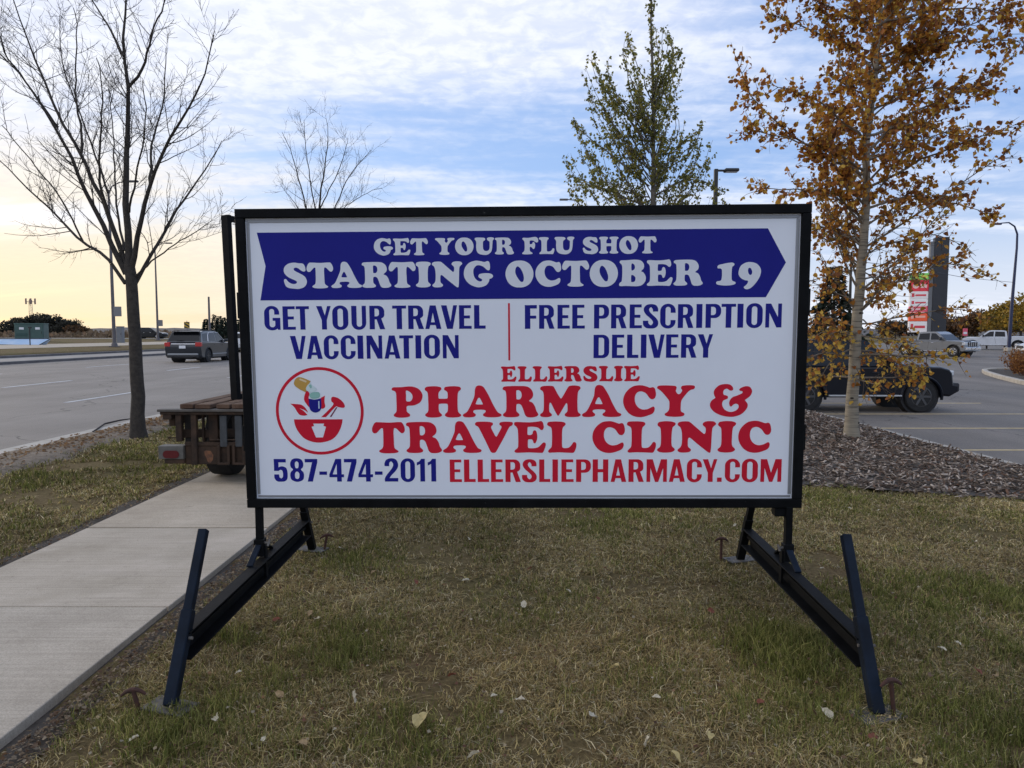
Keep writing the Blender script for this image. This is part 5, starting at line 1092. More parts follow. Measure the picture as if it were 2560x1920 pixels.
    for k in range(5):
        p = tp[rng.randint(5, 8)]; az = k*2.399; el = R(rng.uniform(-8, 22)); br.append((sprout(p, Vector((math.cos(az)*math.cos(el), math.sin(az)*math.cos(el), math.sin(el))), rng.uniform(.9, 1.5), 9, -.02, .10), .012))
    for pts, r0 in br:
        n = len(pts)-1; rr = taper(r0, .004, n); MB().tube(pts, rr, 6).build('limb', tw2, r, 60)
        tot = sum((b_-a_).length for a_, b_ in zip(pts, pts[1:])); zz = pts[0].z
        for k in range(int(tot*17)+2):
            g = rng.uniform(.16, 1.0); a = min(n-1, int(g*n)); p = pts[a].lerp(pts[a+1], g*n-a); d = rot_dir((pts[a+1]-pts[a]).normalized(), R(rng.uniform(25, 62)))
            L2 = rng.uniform(.16, .52)*(1.2-.45*g); q = sprout(p, d, L2, 4, -.06 if zz < 1.9 else .03, .16); fine.tube(q, taper(.0050, .0018, 4), 4, False)
            for j in range(int(L2*(22 if zz > 3.2 else 7))+1):
                gg = rng.uniform(.1, 1.05); b_ = min(3, int(gg*4)); LP.append(q[b_].lerp(q[b_+1], min(1, gg*4-b_)) + vnoise(.022))
            if rng.random() < .4: fine.tube(sprout(q[2], rot_dir((q[3]-q[2]).normalized(), R(45)), L2*.5, 3, 0, .15), taper(.0035, .0015, 3), 3, False)
    for q in range(9):                          # sprouts low on the trunk
        i = rng.randint(2, 5); LP.append(tp[i]+Vector((rng.uniform(-.1, .12), -.12, rng.uniform(-.1, .1))))
    f = fine.build('twigs', tw, r); f['kind'] = 'stuff'
    P = np.array([tuple(p) for p in LP], np.float32); n = len(P)
    sz = npr.uniform(.040, .097, n).astype(np.float32)
    pal = np.array([(.46, .195, .032), (.33, .125, .034), (.55, .29, .045), (.20, .085, .038), (.58, .38, .07)], np.float32)
    wts = np.array([.33, .20, .24, .11, .12]); ci = npr.choice(5, n, p=wts); lowm = P[:, 2] < 1.9; ci[lowm & (npr.random(n) < .45)] = 4
    cols = pal[ci]*npr.uniform(.75, 1.25, (n, 1)).astype(np.float32)
    wp = P+np.array(tuple(base)); u = wp[:, 0]/wp[:, 1]; v = (wp[:, 2]-1.5)/wp[:, 1]
    score = np.linalg.norm(wp-np.array((0, 0, 1.5)), axis=1)/sz*.1 + np.where((np.abs(u) < .72) & (v < .45), 0, 1e6)
    order = np.argsort(score); big, rest = order[:300], order[300:]
    Rm = rand_rot(300)
    meshes = {}
    for j, k in enumerate(big):
        key = (int(ci[k]), j % 3)
        if key not in meshes: V, F = LEAFS[key[1]]; meshes[key] = fast_mesh('leaf', V, F, np.tile(pal[key[0]]*(.85+.15*key[1]), (len(V), 1)))
        o = link('leaf', meshes[key], leaf_mat, r); M4 = Matrix(Rm[j].tolist()).to_4x4(); o.matrix_local = Matrix.Translation(Vector(P[k].tolist())) @ M4 @ Matrix.Scale(float(sz[k]), 4)
    leaf_cloud('foliage', P[rest], sz[rest], cols[rest], leaf_mat, r)
    return n
N_ASPEN = aspen()

SMALL = [(np.array([(0, 0, 0), (.42, .4, .12), (0, 1, 0), (-.42, .4, .12), (0, .45, -.02)], np.float32), np.array([(0, 1, 4), (1, 2, 4), (2, 3, 4), (3, 0, 4)], np.int32))]
def poplar():
    rng.seed(33); Y = 17.0; base = Vector((3.27, Y, -.12)); r = empty('green_tree', tuple(base)); tag(r, 'tall olive green tree with upright tips rising behind the sign', 'tree')
    tp = resample([Vector(), Vector((.02, 0, 3)), at(1634, 480, Y)-base, at(1633, 240, Y)-base, at(1627, 60, Y)-base, at(1630, -60, Y)-base], 20, .01); rd = taper(.10, .012, 20)
    tb = mat('grey_poplar_bark', (.13, .115, .095), .85, var=.3, vscale=12, bump=.5); MB().tube(tp, rd, 10).build('trunk', tb, r, 60)
    fine = MB(); LP = []; Z5 = lambda x, y, q: at(1350+x/1.828, y/1.828, q)-base
    tr = [[(510, 620), (430, 420), (390, 250), (400, 150)], [(505, 560), (560, 400), (600, 250), (590, 165)], [(500, 700), (380, 480), (270, 370), (245, 255)], [(500, 650), (420, 520), (330, 400), (300, 290)], [(500, 850), (330, 720), (200, 620), (150, 540)], [(510, 800), (650, 720), (720, 640), (740, 560)], [(500, 950), (330, 880), (180, 830), (135, 790)], [(510, 500), (580, 330), (630, 240), (640, 220)],
          [(510, 900), (680, 830), (800, 850), (840, 880)], [(510, 750), (620, 600), (620, 500)], [(505, 780), (380, 640), (300, 500), (285, 480)], [(500, 900), (260, 840), (170, 870)], [(510, 860), (600, 700), (690, 640)], [(508, 600), (450, 470), (455, 380)], [(510, 480), (540, 300), (545, 120)]]
    br = []
    for pl in tr:
        for rep in range(2):
            dy = rng.uniform(-1.1, 1.1); n = len(pl)-1; br.append((resample([Z5(x+rng.uniform(-14, 14)*(k > 0), y+rng.uniform(-16, 16)*(k > 0), Y+dy*k/n) for k, (x, y) in enumerate(pl)], 9, .015), .02))
    tips = [(130, 800), (140, 700), (150, 545), (175, 610), (205, 300), (225, 420), (245, 260), (300, 350), (330, 480), (400, 150), (420, 300), (460, 380), (545, 200), (590, 170), (610, 330), (640, 230), (600, 450), (660, 560), (700, 610), (740, 640), (735, 760), (790, 640), (830, 850), (845, 900), (780, 900), (690, 760), (560, 540), (240, 720), (200, 880), (290, 600), (350, 700), (430, 600), (640, 850), (380, 880), (560, 720), (620, 950), (250, 960)]
    for rep in range(2):
        for tx, ty in tips:
            tx += rng.uniform(-25, 25)*(rep > 0); ty += rng.uniform(10, 90)*(rep > 0)
            sy = ty+rng.uniform(220, 420)+abs(tx-510)*.55; q1 = (510+(tx-510)*.45, sy-(sy-ty)*.38); q2 = (510+(tx-510)*.82, sy-(sy-ty)*.72); dy = rng.uniform(-1.2, 1.2)
            st_ = Z5(510, sy, Y); 
            br.append((resample([st_, Z5(*q1, Y+dy*.5), Z5(*q2, Y+dy*.85), Z5(tx, ty, Y+dy)], 9, .015), .016))
    br.append((tp[11:], .01))
    for pts, r0 in br:
        n = len(pts)-1
        if r0 > .012: MB().tube(pts, taper(r0, .003, n), 5).build('limb', tb, r, 60)
        tot = sum((b_-a_).length for a_, b_ in zip(pts, pts[1:]))
        for k in range(int(tot*(9.5 if r0 > .012 else 26))+2):
            g = rng.uniform(.12, 1.0) if r0 > .012 else rng.uniform(.05, 1.0)**.7; a = min(n-1, int(g*n)); p = pts[a].lerp(pts[a+1], g*n-a); d = rot_dir((pts[a+1]-pts[a]).normalized(), R(rng.uniform(22, 55))); L2 = rng.uniform(.10, .34)*(1.2-.7*g)
            q = sprout(p, d, L2, 3, .08, .12); fine.tube(q, taper(.004, .0015, 3), 3, False)
            for j in range(int(L2*22)+2): gg = rng.random(); b_ = min(2, int(gg*3)); LP.append(q[b_].lerp(q[b_+1], gg*3-b_)+vnoise(.02))
    f = fine.build('twigs', twig_dark, r); f['kind'] = 'stuff'
    P = np.array([tuple(p) for p in LP], np.float32); n = len(P)
    pal = np.array([(.19, .195, .05), (.28, .255, .06), (.125, .13, .04), (.40, .32, .07)], np.float32); cols = pal[npr.choice(4, n, p=[.38, .30, .22, .10])]*npr.uniform(.75, 1.25, (n, 1))
    leaf_cloud('foliage', P, npr.uniform(.055, .085, n).astype(np.float32), cols, leaf_mat, r, SMALL)
    return n
N_POP = poplar()

def spruce(name, label, loc, h, rad, seed, col=(.018, .026, .018), n=2200, group=None, size=.16):
    rg = np.random.default_rng(seed); r = empty(name, loc); tag(r, label, 'tree', group)
    MB().tube([(0, 0, 0), (0, 0, h*.5), (0, 0, h*.98)], [h*.022, h*.014, .01], 8).build('trunk', bark_dark, r)
    f = rg.random(n)**.62; whorl = np.round(f*h*2.3)/2.3/h; f = np.clip(whorl+rg.normal(0, .055, n), .03, 1); z = (1-f)*h*.94+h*.05
    az = rg.uniform(0, 6.283, n); lob = .78+.24*np.sin(az*5+whorl*40)+.16*np.sin(az*2+whorl*90); rr = f*rad*lob*np.sqrt(rg.uniform(.15, 1, n))
    pos = np.stack([rr*np.cos(az), rr*np.sin(az), z-rr*.16], 1).astype(np.float32)
    y = np.stack([np.cos(az), np.sin(az), -.35+rg.normal(0, .3, n)], 1); y /= np.linalg.norm(y, axis=1)[:, None]; t = rg.normal(size=(n, 3)); x = np.cross(y, t); x /= np.linalg.norm(x, axis=1)[:, None]
    cols = np.array(col)[None]*rg.uniform(.6, 1.6, (n, 1)); sh = [(np.array([(0, 0, 0), (.22, .4, .05), (0, 1, 0), (-.22, .4, .05)], np.float32), np.array([(0, 1, 2), (0, 2, 3)], np.int32))]
    leaf_cloud('needles', pos, rg.uniform(size*.8, size*1.7, n).astype(np.float32), cols, mat('conifer_needles', (.02, .03, .02), .8, attr='tint', spec=.2), r, sh, rots=np.stack([x, y, np.cross(x, y)], 2))
spruce('spruce_tree', 'small dark spruce half hidden behind the golden-leaved tree', (11.7, 26.0, lot_z(26)), 4.5, 1.75, 4, n=5200, size=.17)
for k, (sx, sy, Y) in enumerate(((516, 795, 112), (538, 785, 118), (549, 789, 125), (560, 792, 116), (572, 798, 122), (600, 799, 120))):
    p = at(sx, 842, Y); t = at(sx, sy, Y); z0 = .55
    spruce('spruce_tree', ['leftmost small spruce on the far skyline beside the slim grey pole', 'tallest spruce of the far row left of the bare frame', 'third spruce from the left in the far row', 'fourth spruce from the left in the far row', 'far spruce just left of the bare black frame', 'far spruce seen between the bare frame and the printed sign'][k], (p.x, Y, z0), t.z-z0, (t.z-z0)*.30, 40+k, n=900, size=.34, group='far row of spruces')

def crown_tree(name, label, loc, h, rx, cols, seed, n=2600, leaf=.34, trunk=.22, lobes=9, group=None, cat='tree', zmin=.25, limbcol=bark_dark):
    rg = np.random.default_rng(seed); r = empty(name, loc); tag(r, label, cat, group)
    tm = MB().tube([(0, 0, 0), (.05, 0, h*.3), (0, 0, h*.62)], [h*.03, h*.022, h*.01], 8); tm.build('trunk', limbcol, r)
    C = np.stack([rg.uniform(-.62, .62, lobes)*rx, rg.uniform(-.5, .5, lobes)*rx, h*rg.uniform(zmin+.12, .80, lobes)], 1); C[0] = (0, 0, h*.72)
    lim = MB()
    for c in C: lim.tube([(0, 0, h*.22), (c[0]*.5, c[1]*.5, (c[2]+h*.22)*.5), tuple(c)], [h*.012, h*.008, h*.003], 5)
    lim.build('limbs', limbcol, r)
    Rl = rx*rg.uniform(.30, .52, lobes); k = rg.integers(0, lobes, n); d = rg.normal(size=(n, 3)); d /= np.linalg.norm(d, axis=1)[:, None]
    P = C[k] + d*(Rl[k]*rg.uniform(.45, 1.06, n)**.7)[:, None]*np.array([1, 1, min(1.0, h*.3/rx+.35)]); P[:, 2] = np.maximum(P[:, 2], h*zmin*.3)
    cc = np.array(cols)[rg.integers(0, len(cols), n)]*rg.uniform(.65, 1.35, (n, 1))*(.75+.5*rg.random(lobes))[k][:, None]
    leaf_cloud('crown', P.astype(np.float32), rg.uniform(leaf*.7, leaf*1.3, n).astype(np.float32), cc, leaf_mat, r, SMALL, droop=.2)
    return r
gold = [(.30, .185, .025), (.24, .16, .03), (.16, .13, .03), (.36, .22, .03)]; brn = [(.14, .085, .045), (.20, .10, .04), (.11, .075, .05)]; drk = [(.042, .042, .032), (.058, .055, .040), (.035, .034, .028)]
for k, (sx, top, Y, rx, cl, lb) in enumerate(((2556, 748, 106, 4.6, gold, 'bright golden tree at the far right edge beyond the pickups'), (2512, 765, 112, 3.8, gold, 'golden tree behind the navy lamp post'), (2480, 778, 122, 3.6, gold+brn, 'golden brown tree just left of the navy lamp post'), (2440, 785, 130, 4.0, brn, 'rusty brown tree behind the silver pickup'), (2402, 795, 138, 4.2, brn, 'brown tree right of the dark pylon sign'), (2360, 800, 145, 4.4, brn, 'dull brown tree partly behind the dark pylon sign'), (2300, 806, 150, 5.0, brn+drk, 'dark brown tree left of the dark pylon sign'), (2240, 806, 150, 5.0, brn+drk, 'dark brown tree behind the golden-leaved tree'))):
    t = at(sx, top, Y); crown_tree('autumn_tree', lb, (t.x, Y, .25), t.z+.4, rx, cl, 60+k, n=2600, leaf=.42, group='autumn trees beyond the parking lot')
for k, (sx, top, Y, rx, lb) in enumerate(((30, 802, 150, 3.6, 'lowest dark bushy tree at the left end of the clump'), (62, 797, 158, 3.8, 'dark tree behind the green utility box'), (100, 783, 160, 4.2, 'tallest dark round tree of the clump beyond the road'), (135, 787, 156, 4.2, 'dark round tree right of the tallest in the clump'), (165, 800, 150, 3.4, 'dark tree near the right end of the clump'), (193, 817, 148, 2.4, 'small rusty bush ending the dark clump on the right'))):
    t = at(sx, top, Y); crown_tree('field_tree', lb, (t.x, Y, .9), t.z-.7, rx, drk if k < 5 else brn, 80+k, n=3000, leaf=.40, group='dark tree clump on the left skyline', zmin=.05)
# low brush on the far field and a hill line
def brush():
    rg = np.random.default_rng(5); n = 9000; x = rg.uniform(-190, -46, n); y = 124+rg.random(n)*46 + rg.normal(0, 4, n)
    hgt = .35+1.0*np.array([max(0, mnoise.noise((a*.05, b*.05, 2.0))+.25) for a, b in zip(x, y)]); z = .85+rg.random(n)*hgt
    cols = np.array([(.17, .115, .075), (.13, .095, .06), (.20, .15, .10)])[rg.integers(0, 3, n)]*rg.uniform(.7, 1.25, (n, 1))
    o = leaf_cloud('dry_brush', np.stack([x, y, z], 1).astype(np.float32), rg.uniform(.5, 1.0, n).astype(np.float32), cols, leaf_mat, None, SMALL, droop=-.6)
    tag(o, 'dry brown brush covering the far field on the left', 'brush', kind='stuff')
brush()
def hill(name, x0, x1, y, h, seed):
    V = []; n = 60
    for k in range(n+1):
        x = x0+(x1-x0)*k/n; e = math.sin(math.pi*k/n)**.6; z = h*e*(.7+.5*mnoise.noise((x*.012, seed, 0))+.12*mnoise.noise((x*.08, seed, 4)))
        V += [(x, y-90, .5), (x, y, .9+max(0, z)), (x, y+60, .5)]
    F = [(3*k+j, 3*k+3+j, 3*k+4+j, 3*k+1+j) for k in range(n) for j in (0, 1)]
    o = link(name, fast_mesh(name, V, F, smooth=True), mat('far_wooded_hill', (.085, .078, .075), .95, col2=(.12, .105, .095), vscale=.06)); o['kind'] = 'structure'
hill('hill', -420, -60, 520, 7.5, 2.0); hill('hill', -140, 900, 620, 9, 7.0)

# island of orange shrubs with its kerb, right
isl = empty('island_kerb'); isl['kind'] = 'structure'
IP = [(19.0, 24.0), (19.6, 27.2), (20.9, 30.4), (22.2, 33.2), (23.2, 34.9), (24.4, 35.9), (26.2, 36.1), (28.5, 35.4), (31, 34.4)]
for a, b in zip(IP, IP[1:]):
    za = lot_z(a[1]); zb_ = lot_z(b[1]); MB().bar((a[0], a[1], za+.05), (b[0], b[1], zb_+.05), .20, .22, .02).build('kerb_stone', curb_mat, isl)
ish = MB().add([(x, y, lot_z(y)+.09) for x, y in IP]+[(32, 22, -.33)], [tuple(range(len(IP)+1))]).build('island_soil', soil); ish['kind'] = 'structure'
def shrub(x, y, h, rx, seed, label):
    rg = np.random.default_rng(seed); r = empty('orange_shrub', (x, y, lot_z(y)+.09)); tag(r, label, 'shrub', 'orange shrubs in the kerbed island')
    rng.seed(seed); st = MB(); pos = []
    for k in range(60):
        az = rng.uniform(0, 6.28); ti = rng.uniform(.0, .8); q = sprout(Vector((rng.uniform(-.2, .2)*rx, rng.uniform(-.2, .2)*rx, 0)), Vector((math.cos(az)*ti, math.sin(az)*ti, 1)), h*rng.uniform(.75, 1.1), 5, .02, .12); st.tube(q, taper(.008, .003, 5), 3, False)
        for j in range(16): g = rng.uniform(.25, 1.0); b = min(4, int(g*5)); pos.append(tuple(q[b].lerp(q[b+1], g*5-b)+vnoise(.07)))
    st.build('stems', mat('red_brown_stem', (.11, .045, .025), .85), r)
    P = np.array(pos, np.float32); n = len(P); cols = np.array([(.26, .105, .028), (.19, .075, .025), (.31, .15, .04)])[rg.integers(0, 3, n)]*rg.uniform(.7, 1.3, (n, 1))
    leaf_cloud('leaves', P, rg.uniform(.05, .10, n).astype(np.float32), cols, leaf_mat, r, SMALL)
SL = ['orange shrub nearest the camera at the right edge of the island', 'second orange shrub from the right edge along the island kerb', 'third orange shrub from the right edge along the island kerb', 'fourth orange shrub along the island kerb, below the white car', 'orange shrub at the far rounded tip of the island', 'orange shrub behind the others at the far side of the island', 'orange shrub in the island behind the second from the edge', 'orange shrub in the island behind the third from the edge']
for k, (x, y) in enumerate(((20.9, 27.6), (21.7, 29.3), (22.5, 31.0), (23.3, 32.7), (24.4, 34.4), (26.3, 34.6), (23.6, 29.8), (24.6, 31.6))): shrub(x, y, 1.0+.12*math.sin(k*2.1), 1.0, 100+k, SL[k])
q = empty('rail_fence', (50.5, 74.0, .02)); tag(q, 'low brown rail fence in front of the white pickup', 'fence')
fm = mat('brown_rail', (.12, .075, .05), .8)
for k in range(5): MB().box(-.06, .06, -.06, .06, 0, .55, .01).build('post', fm, q, loc=(k*1.5-3.0, -k*.5, 0))
MB().bar((-3.2, .07, .48), (3.2, -2.06, .48), .05, .12).build('rail', fm, q)

# ---------------------------------------------------------------- lawn, mulch, litter
def ground_pt(px, py, z=0.0):
    a, b = (px-1280)/FPX, -(py-960)/FPX; dy = math.cos(PITCH)+b*math.sin(PITCH); dz = -math.sin(PITCH)+b*math.cos(PITCH); t = (z-CAM_H)/dz
    return a*t, dy*t
STRAW = np.array([(.48, .375, .165), (.38, .285, .125), (.24, .165, .075), (.40, .34, .205), (.68, .56, .33)], np.float32)
GREEN = np.array([(.145, .155, .038), (.20, .195, .055), (.11, .125, .032), (.27, .245, .085)], np.float32)
GSPOTS = [(1960, 1640, .22, 1.0), (1960, 1600, .14, 1.2), (930, 1390, .28, .55), (850, 1640, .32, .65), (1480, 1285, .5, .6), (2520, 1470, .4, .8), (2150, 1450, .35, .55), (430, 1850, .25, .7), (1640, 1680, .2, .35), (2350, 1560, .4, .4), (1000, 1830, .25, .5), (1700, 1780, .2, .3), (560, 1600, .12, .9), (2050, 1760, .2, .3), (2480, 1870, .35, .6), (1250, 1500, .25, .35)]
GS = [(*ground_pt(a, b), r, w) for a, b, r, w in GSPOTS]
def greenness(x, y):
    g = .30*mnoise.noise((x*.55, y*.55, 1.3))+.42*mnoise.noise((x*2.1, y*2.1, 5.1))+.25*mnoise.noise((x*6, y*6, 2.2))
    for gx, gy, r, w in GS:
        d2 = ((x-gx)**2+(y-gy)**2)/(r*r)
        if d2 < 6: g += w*math.exp(-d2)
    return g
def lawn_blades(name, label, region, n_tuft, blades, hscale=1.0, green_bias=0.0, wscale=1.0, ok=None):
    """tufts placed in the region, nearer ones denser; every blade a bent three-face strip"""
    x0, x1, y0, y1 = region; T = []
    while len(T) < n_tuft:
        # uniform in screen-ish depth: density falls with distance
        t = rng.random(); y = y0*(y1/y0)**t if y0 > 0 else y0+(y1-y0)*t; x = rng.uniform(x0, x1)
        if ok and not ok(x, y): continue
        if mnoise.noise((x*1.3, y*1.3, 9.7)) > .34 and rng.random() < .72: continue
        T.append((x, y))
    T = np.array(T); g = np.array([greenness(x, y) for x, y in T])+green_bias
    bare = np.array([mnoise.noise((x*1.3, y*1.3, 9.7)) for x, y in T])
    zt = np.array([gz(x, y)+bump_lawn(x, y)-.016 for x, y in T])
    n = len(T)*blades; ti = np.repeat(np.arange(len(T)), blades); dist = np.hypot(T[ti, 0], T[ti, 1])
    k = np.clip(dist/4.0, .8, 3.0)*wscale
    px = T[ti, 0]+npr.normal(0, .022, n)*k**.5; py = T[ti, 1]+npr.normal(0, .022, n)*k**.5
    isg = npr.random(n) < np.clip(.15+.75*g[ti], .05, .8)
    lush = np.clip(g[ti], 0, 1.2)
    h = np.where(isg, npr.uniform(.024, .055, n)*(1+.75*lush), npr.uniform(.014, .042, n))*hscale
    h *= np.clip(1.0-.5*np.clip(bare[ti], 0, 1), .4, 1.1)
    lean = np.where(isg, npr.uniform(.15, .9, n), npr.uniform(.6, 3.2, n))*h; lean = np.minimum(lean, .085)
    w = np.where(isg, npr.uniform(.0028, .0055, n), npr.uniform(.0026, .0060, n))*k
    a = npr.uniform(0, 6.283, n); b = a+npr.normal(0, .9, n)
    dx, dy = np.cos(a), np.sin(a); ex, ey = np.cos(b), np.sin(b); sx, sy = -dy*w/2, dx*w/2
    z0 = zt[ti]
    V = np.empty((n, 5, 3), np.float32)
    V[:, 0] = np.stack([px-sx, py-sy, z0-.004], 1); V[:, 1] = np.stack([px+sx, py+sy, z0-.004], 1)
    mx, my, mz = px+dx*lean*.38, py+dy*lean*.38, z0+h*.66
    V[:, 2] = np.stack([mx+sx*.85, my+sy*.85, mz], 1); V[:, 3] = np.stack([mx-sx*.85, my-sy*.85, mz], 1)
    V[:, 4] = np.stack([mx+ex*lean*.75, my+ey*lean*.75, z0+h*np.where(isg, 1.0, npr.uniform(.45, 1.0, n))], 1)
    F = (np.array([(0, 1, 2), (0, 2, 3), (3, 2, 4)], np.int32)[None]+(np.arange(n)*5)[:, None, None]).reshape(-1, 3)
    c = np.where(isg[:, None], GREEN[npr.integers(0, 4, n)], STRAW[npr.choice(5, n, p=[.24, .28, .24, .16, .08])])*npr.uniform(.42, 1.5, (n, 1))
    tone = 1+.42*np.array([mnoise.noise((x*.8, y*.8, 4.4)) for x, y in T])[ti]; c = c*tone[:, None]
    o = link(name, fast_mesh(name, V.reshape(-1, 3), F, np.repeat(c, 5, axis=0)), mat('grass_blade', (.1, .1, .04), .7, attr='tint', trans=.35, spec=.15))
    return tag(o, label, 'grass', kind='stuff')
def lawn_ok(x, y):
    if y > 7.35 + .12*mnoise.noise((x*2, 1, 1)): return False
    if x < -1.72+.07*mnoise.noise((1, y*3, 0)): return False
    return abs(x) < .92*y+.7
lawn_blades('lawn_grass', 'short dry lawn grass under and in front of the sign', (-1.86, 6.0, 1.55, 7.45), 19500, 20, ok=lawn_ok)
def verge_ok(x, y):
    lim = -5.72+.3*mnoise.noise((x*.7, y*.5, 2)); return x > lim and x < -3.40+.06*mnoise.noise((2, y*3, 0)) and -x < .78*y+.4
lawn_blades('verge_grass', 'short green and straw grass between sidewalk and road', (-6.0, -3.30, 3.8, 42), 5200, 18, 1.15, .16, 1.0, ok=verge_ok)
lawn_blades('bed_edge_grass', 'thin grass along the sidewalk behind the sign', (-1.82, -.9, 7.2, 22), 500, 16, 1.1, .05)

# bark mulch bed
bed = sheet('mulch_bed', seq(-.9, 6.97, 24), seq(7.34, 34, 40), lambda x, y: gz(x, y)+bump_lawn(x, y)+.012, soil)
def chips():
    n = 24000; t = npr.random(n); y = 7.28*(24/7.28)**t; x = np.where(npr.random(n) < .72, npr.uniform(1.6, 6.95, n), npr.uniform(-.85, 6.95, n)); keep = x < .95*y+.5; x, y = x[keep], y[keep]; n = len(x)
    y = y + np.where(y < 7.5, npr.normal(0, .08, n), 0)
    z = np.array([gz(a, b)+bump_lawn(a, b)+.016 for a, b in zip(x, y)])+npr.uniform(0, .02, n)
    L, W, Th = npr.uniform(.025, .11, n)*np.clip(y/9, 1, 1.6), npr.uniform(.009, .028, n)*np.clip(y/9, 1, 1.6), npr.uniform(.003, .008, n)
    C = np.array([(sx, sy, sz) for sz in (-1, 1) for sy in (-1, 1) for sx in (-1, 1)], np.float32)*.5
    V = C[None]*np.stack([L, W, Th], 1)[:, None, :]; V[:, :, 1] *= 1-.5*(C[None, :, 0] > 0)*npr.random(n)[:, None]
    a = npr.uniform(0, 6.283, n); tl = npr.normal(0, .38, n); ro = npr.normal(0, .4, n)
    ca, sa, ct, st_, cr, sr = np.cos(a), np.sin(a), np.cos(tl), np.sin(tl), np.cos(ro), np.sin(ro)
    y1, z1 = V[..., 1]*cr[:, None]-V[..., 2]*sr[:, None], V[..., 1]*sr[:, None]+V[..., 2]*cr[:, None]; x1 = V[..., 0]
    x2, z2 = x1*ct[:, None]-z1*st_[:, None], x1*st_[:, None]+z1*ct[:, None]
    P = np.stack([x2*ca[:, None]-y1*sa[:, None]+x[:, None], x2*sa[:, None]+y1*ca[:, None]+y[:, None], z2+z[:, None]], 2)
    F = (np.array([(0, 2, 3, 1), (4, 5, 7, 6), (0, 1, 5, 4), (2, 6, 7, 3), (0, 4, 6, 2), (1, 3, 7, 5)], np.int32)[None]+(np.arange(n)*8)[:, None, None]).reshape(-1, 4)
    pal = np.array([(.065, .048, .037), (.125, .092, .070), (.24, .19, .15), (.42, .35, .29), (.15, .085, .055)]); c = pal[npr.choice(5, n, p=[.20, .27, .25, .18, .10])]*npr.uniform(.75, 1.25, (n, 1))
    o = link('mulch_chips', fast_mesh('mulch_chips', P.reshape(-1, 3), F, np.repeat(c, 8, axis=0)), mat('bark_chip', (.1, .08, .07), .9, attr='tint', spec=.2)); tag(o, 'grey brown bark mulch chips around the golden-leaved tree', 'mulch', kind='stuff')
chips()
# loose litter: crumbs along the pavement edges and dry leaf heaps by the gutter
def litter(name, label, n, f, s0, s1, pal, lift=.01):
    P, S = [], []
    for _ in range(n):
        x, y = f(); P.append((x, y, gz(x, y)+bump_lawn(x, y)+lift+rng.uniform(0, .012))); S.append(rng.uniform(s0, s1)*max(1, y/7))
    P = np.array(P, np.float32); n = len(P); c = np.array(pal)[npr.integers(0, len(pal), n)]*npr.uniform(.7, 1.3, (n, 1))
    ax = npr.normal(size=(n, 3)); ax[:, 2] *= .25; ax /= np.linalg.norm(ax, axis=1)[:, None]; up = npr.normal(0, .45, (n, 3))+np.array((0, 0, 1.0)); x = np.cross(ax, up); x /= np.linalg.norm(x, axis=1)[:, None]
    o = leaf_cloud(name, P, np.array(S, np.float32), c, leaf_mat, None, SMALL, rots=np.stack([x, ax, np.cross(x, ax)], 2)); tag(o, label, 'litter', kind='stuff')
DRY = [(.20, .14, .085), (.14, .085, .05), (.28, .22, .15), (.10, .07, .05)]
litter('edge_litter', 'dry crumbs of leaf and grass along the right sidewalk edge', 3200, lambda: (-1.83+abs(rng.gauss(0, .07))+.02, 1.9*(9/1.9)**rng.random()), .008, .026, DRY)
litter('verge_litter', 'dry crumbs of leaf along the left sidewalk edge', 1100, lambda: (-3.30-abs(rng.gauss(0, .09)), 3.8*(20/3.8)**rng.random()), .010, .03, DRY)
litter('gutter_leaves', 'brown dry leaf litter heaped beside the road gutter', 3600, lambda: (-5.98+rng.gauss(0, .2), 7.5*(30/7.5)**rng.random()), .02, .05, [(.26, .16, .08), (.20, .12, .065), (.30, .22, .14)], .035)
litter('lawn_litter', 'tiny broken leaf bits scattered over the dry lawn', 5200, lambda: (rng.uniform(-1.7, 4.8), 1.7*(7.3/1.7)**rng.random()), .007, .020, [(.34, .27, .17), (.26, .16, .09), (.16, .08, .05), (.42, .36, .26), (.12, .07, .045)], .020)
# single fallen leaves
def crumpled(seed):
    """heart-shaped dead leaf of rings about the midrib, buckled and curled"""
    q = random.Random(seed); n = 18; V = [(0, .42, 0)]; F = []
    def rim(t):
        a = 2*math.pi*t; x = .40*math.sin(a)*(1-.18*math.cos(a)); y = .5-.5*math.cos(a)
        return x*(1.0+.10*math.sin(5*a+seed)), y
    o = (q.uniform(0, 9), q.uniform(0, 9)); curl = q.uniform(.35, .9)
    for ring in (.4, .75, 1.0):
        for k in range(n):
            x, y = rim(k/n); x, y = x*ring, .42+(y-.42)*ring
            V.append((x*(1-.25*curl*ring), y, .55*abs(x)*curl + .22*mnoise.noise((x*4+o[0], y*4+o[1], seed)) - .25*curl*(y-.42)**2))
    for k in range(n):
        F.append((0, 1+k, 1+(k+1) % n))
        for r_ in (0, 1):
            a, b = 1+r_*n+k, 1+r_*n+(k+1) % n; F += [(a, a+n, b+n), (a, b+n, b)]
    s = len(V); V += [(-.012, 0, .02), (.012, 0, .02), (.03, -.42, .10)]; F.append((s, s+1, s+2))
    return np.array(V, np.float32), np.array(F, np.int32)
LEAF_V = [crumpled(60+k) for k in range(5)]
fl_m = [mat('cream_dead_leaf', (.56, .50, .37), .7, trans=.2, var=.15, vscale=3), mat('tan_dead_leaf', (.36, .25, .13), .7, trans=.2, var=.2, vscale=3), mat('yellow_dead_leaf', (.56, .45, .20), .7, trans=.25, var=.15, vscale=3), mat('red_brown_dead_leaf', (.20, .065, .035), .75, trans=.15, var=.25, vscale=3), mat('brown_dead_leaf', (.15, .085, .05), .8, trans=.1, var=.25, vscale=3)]
lm = {}
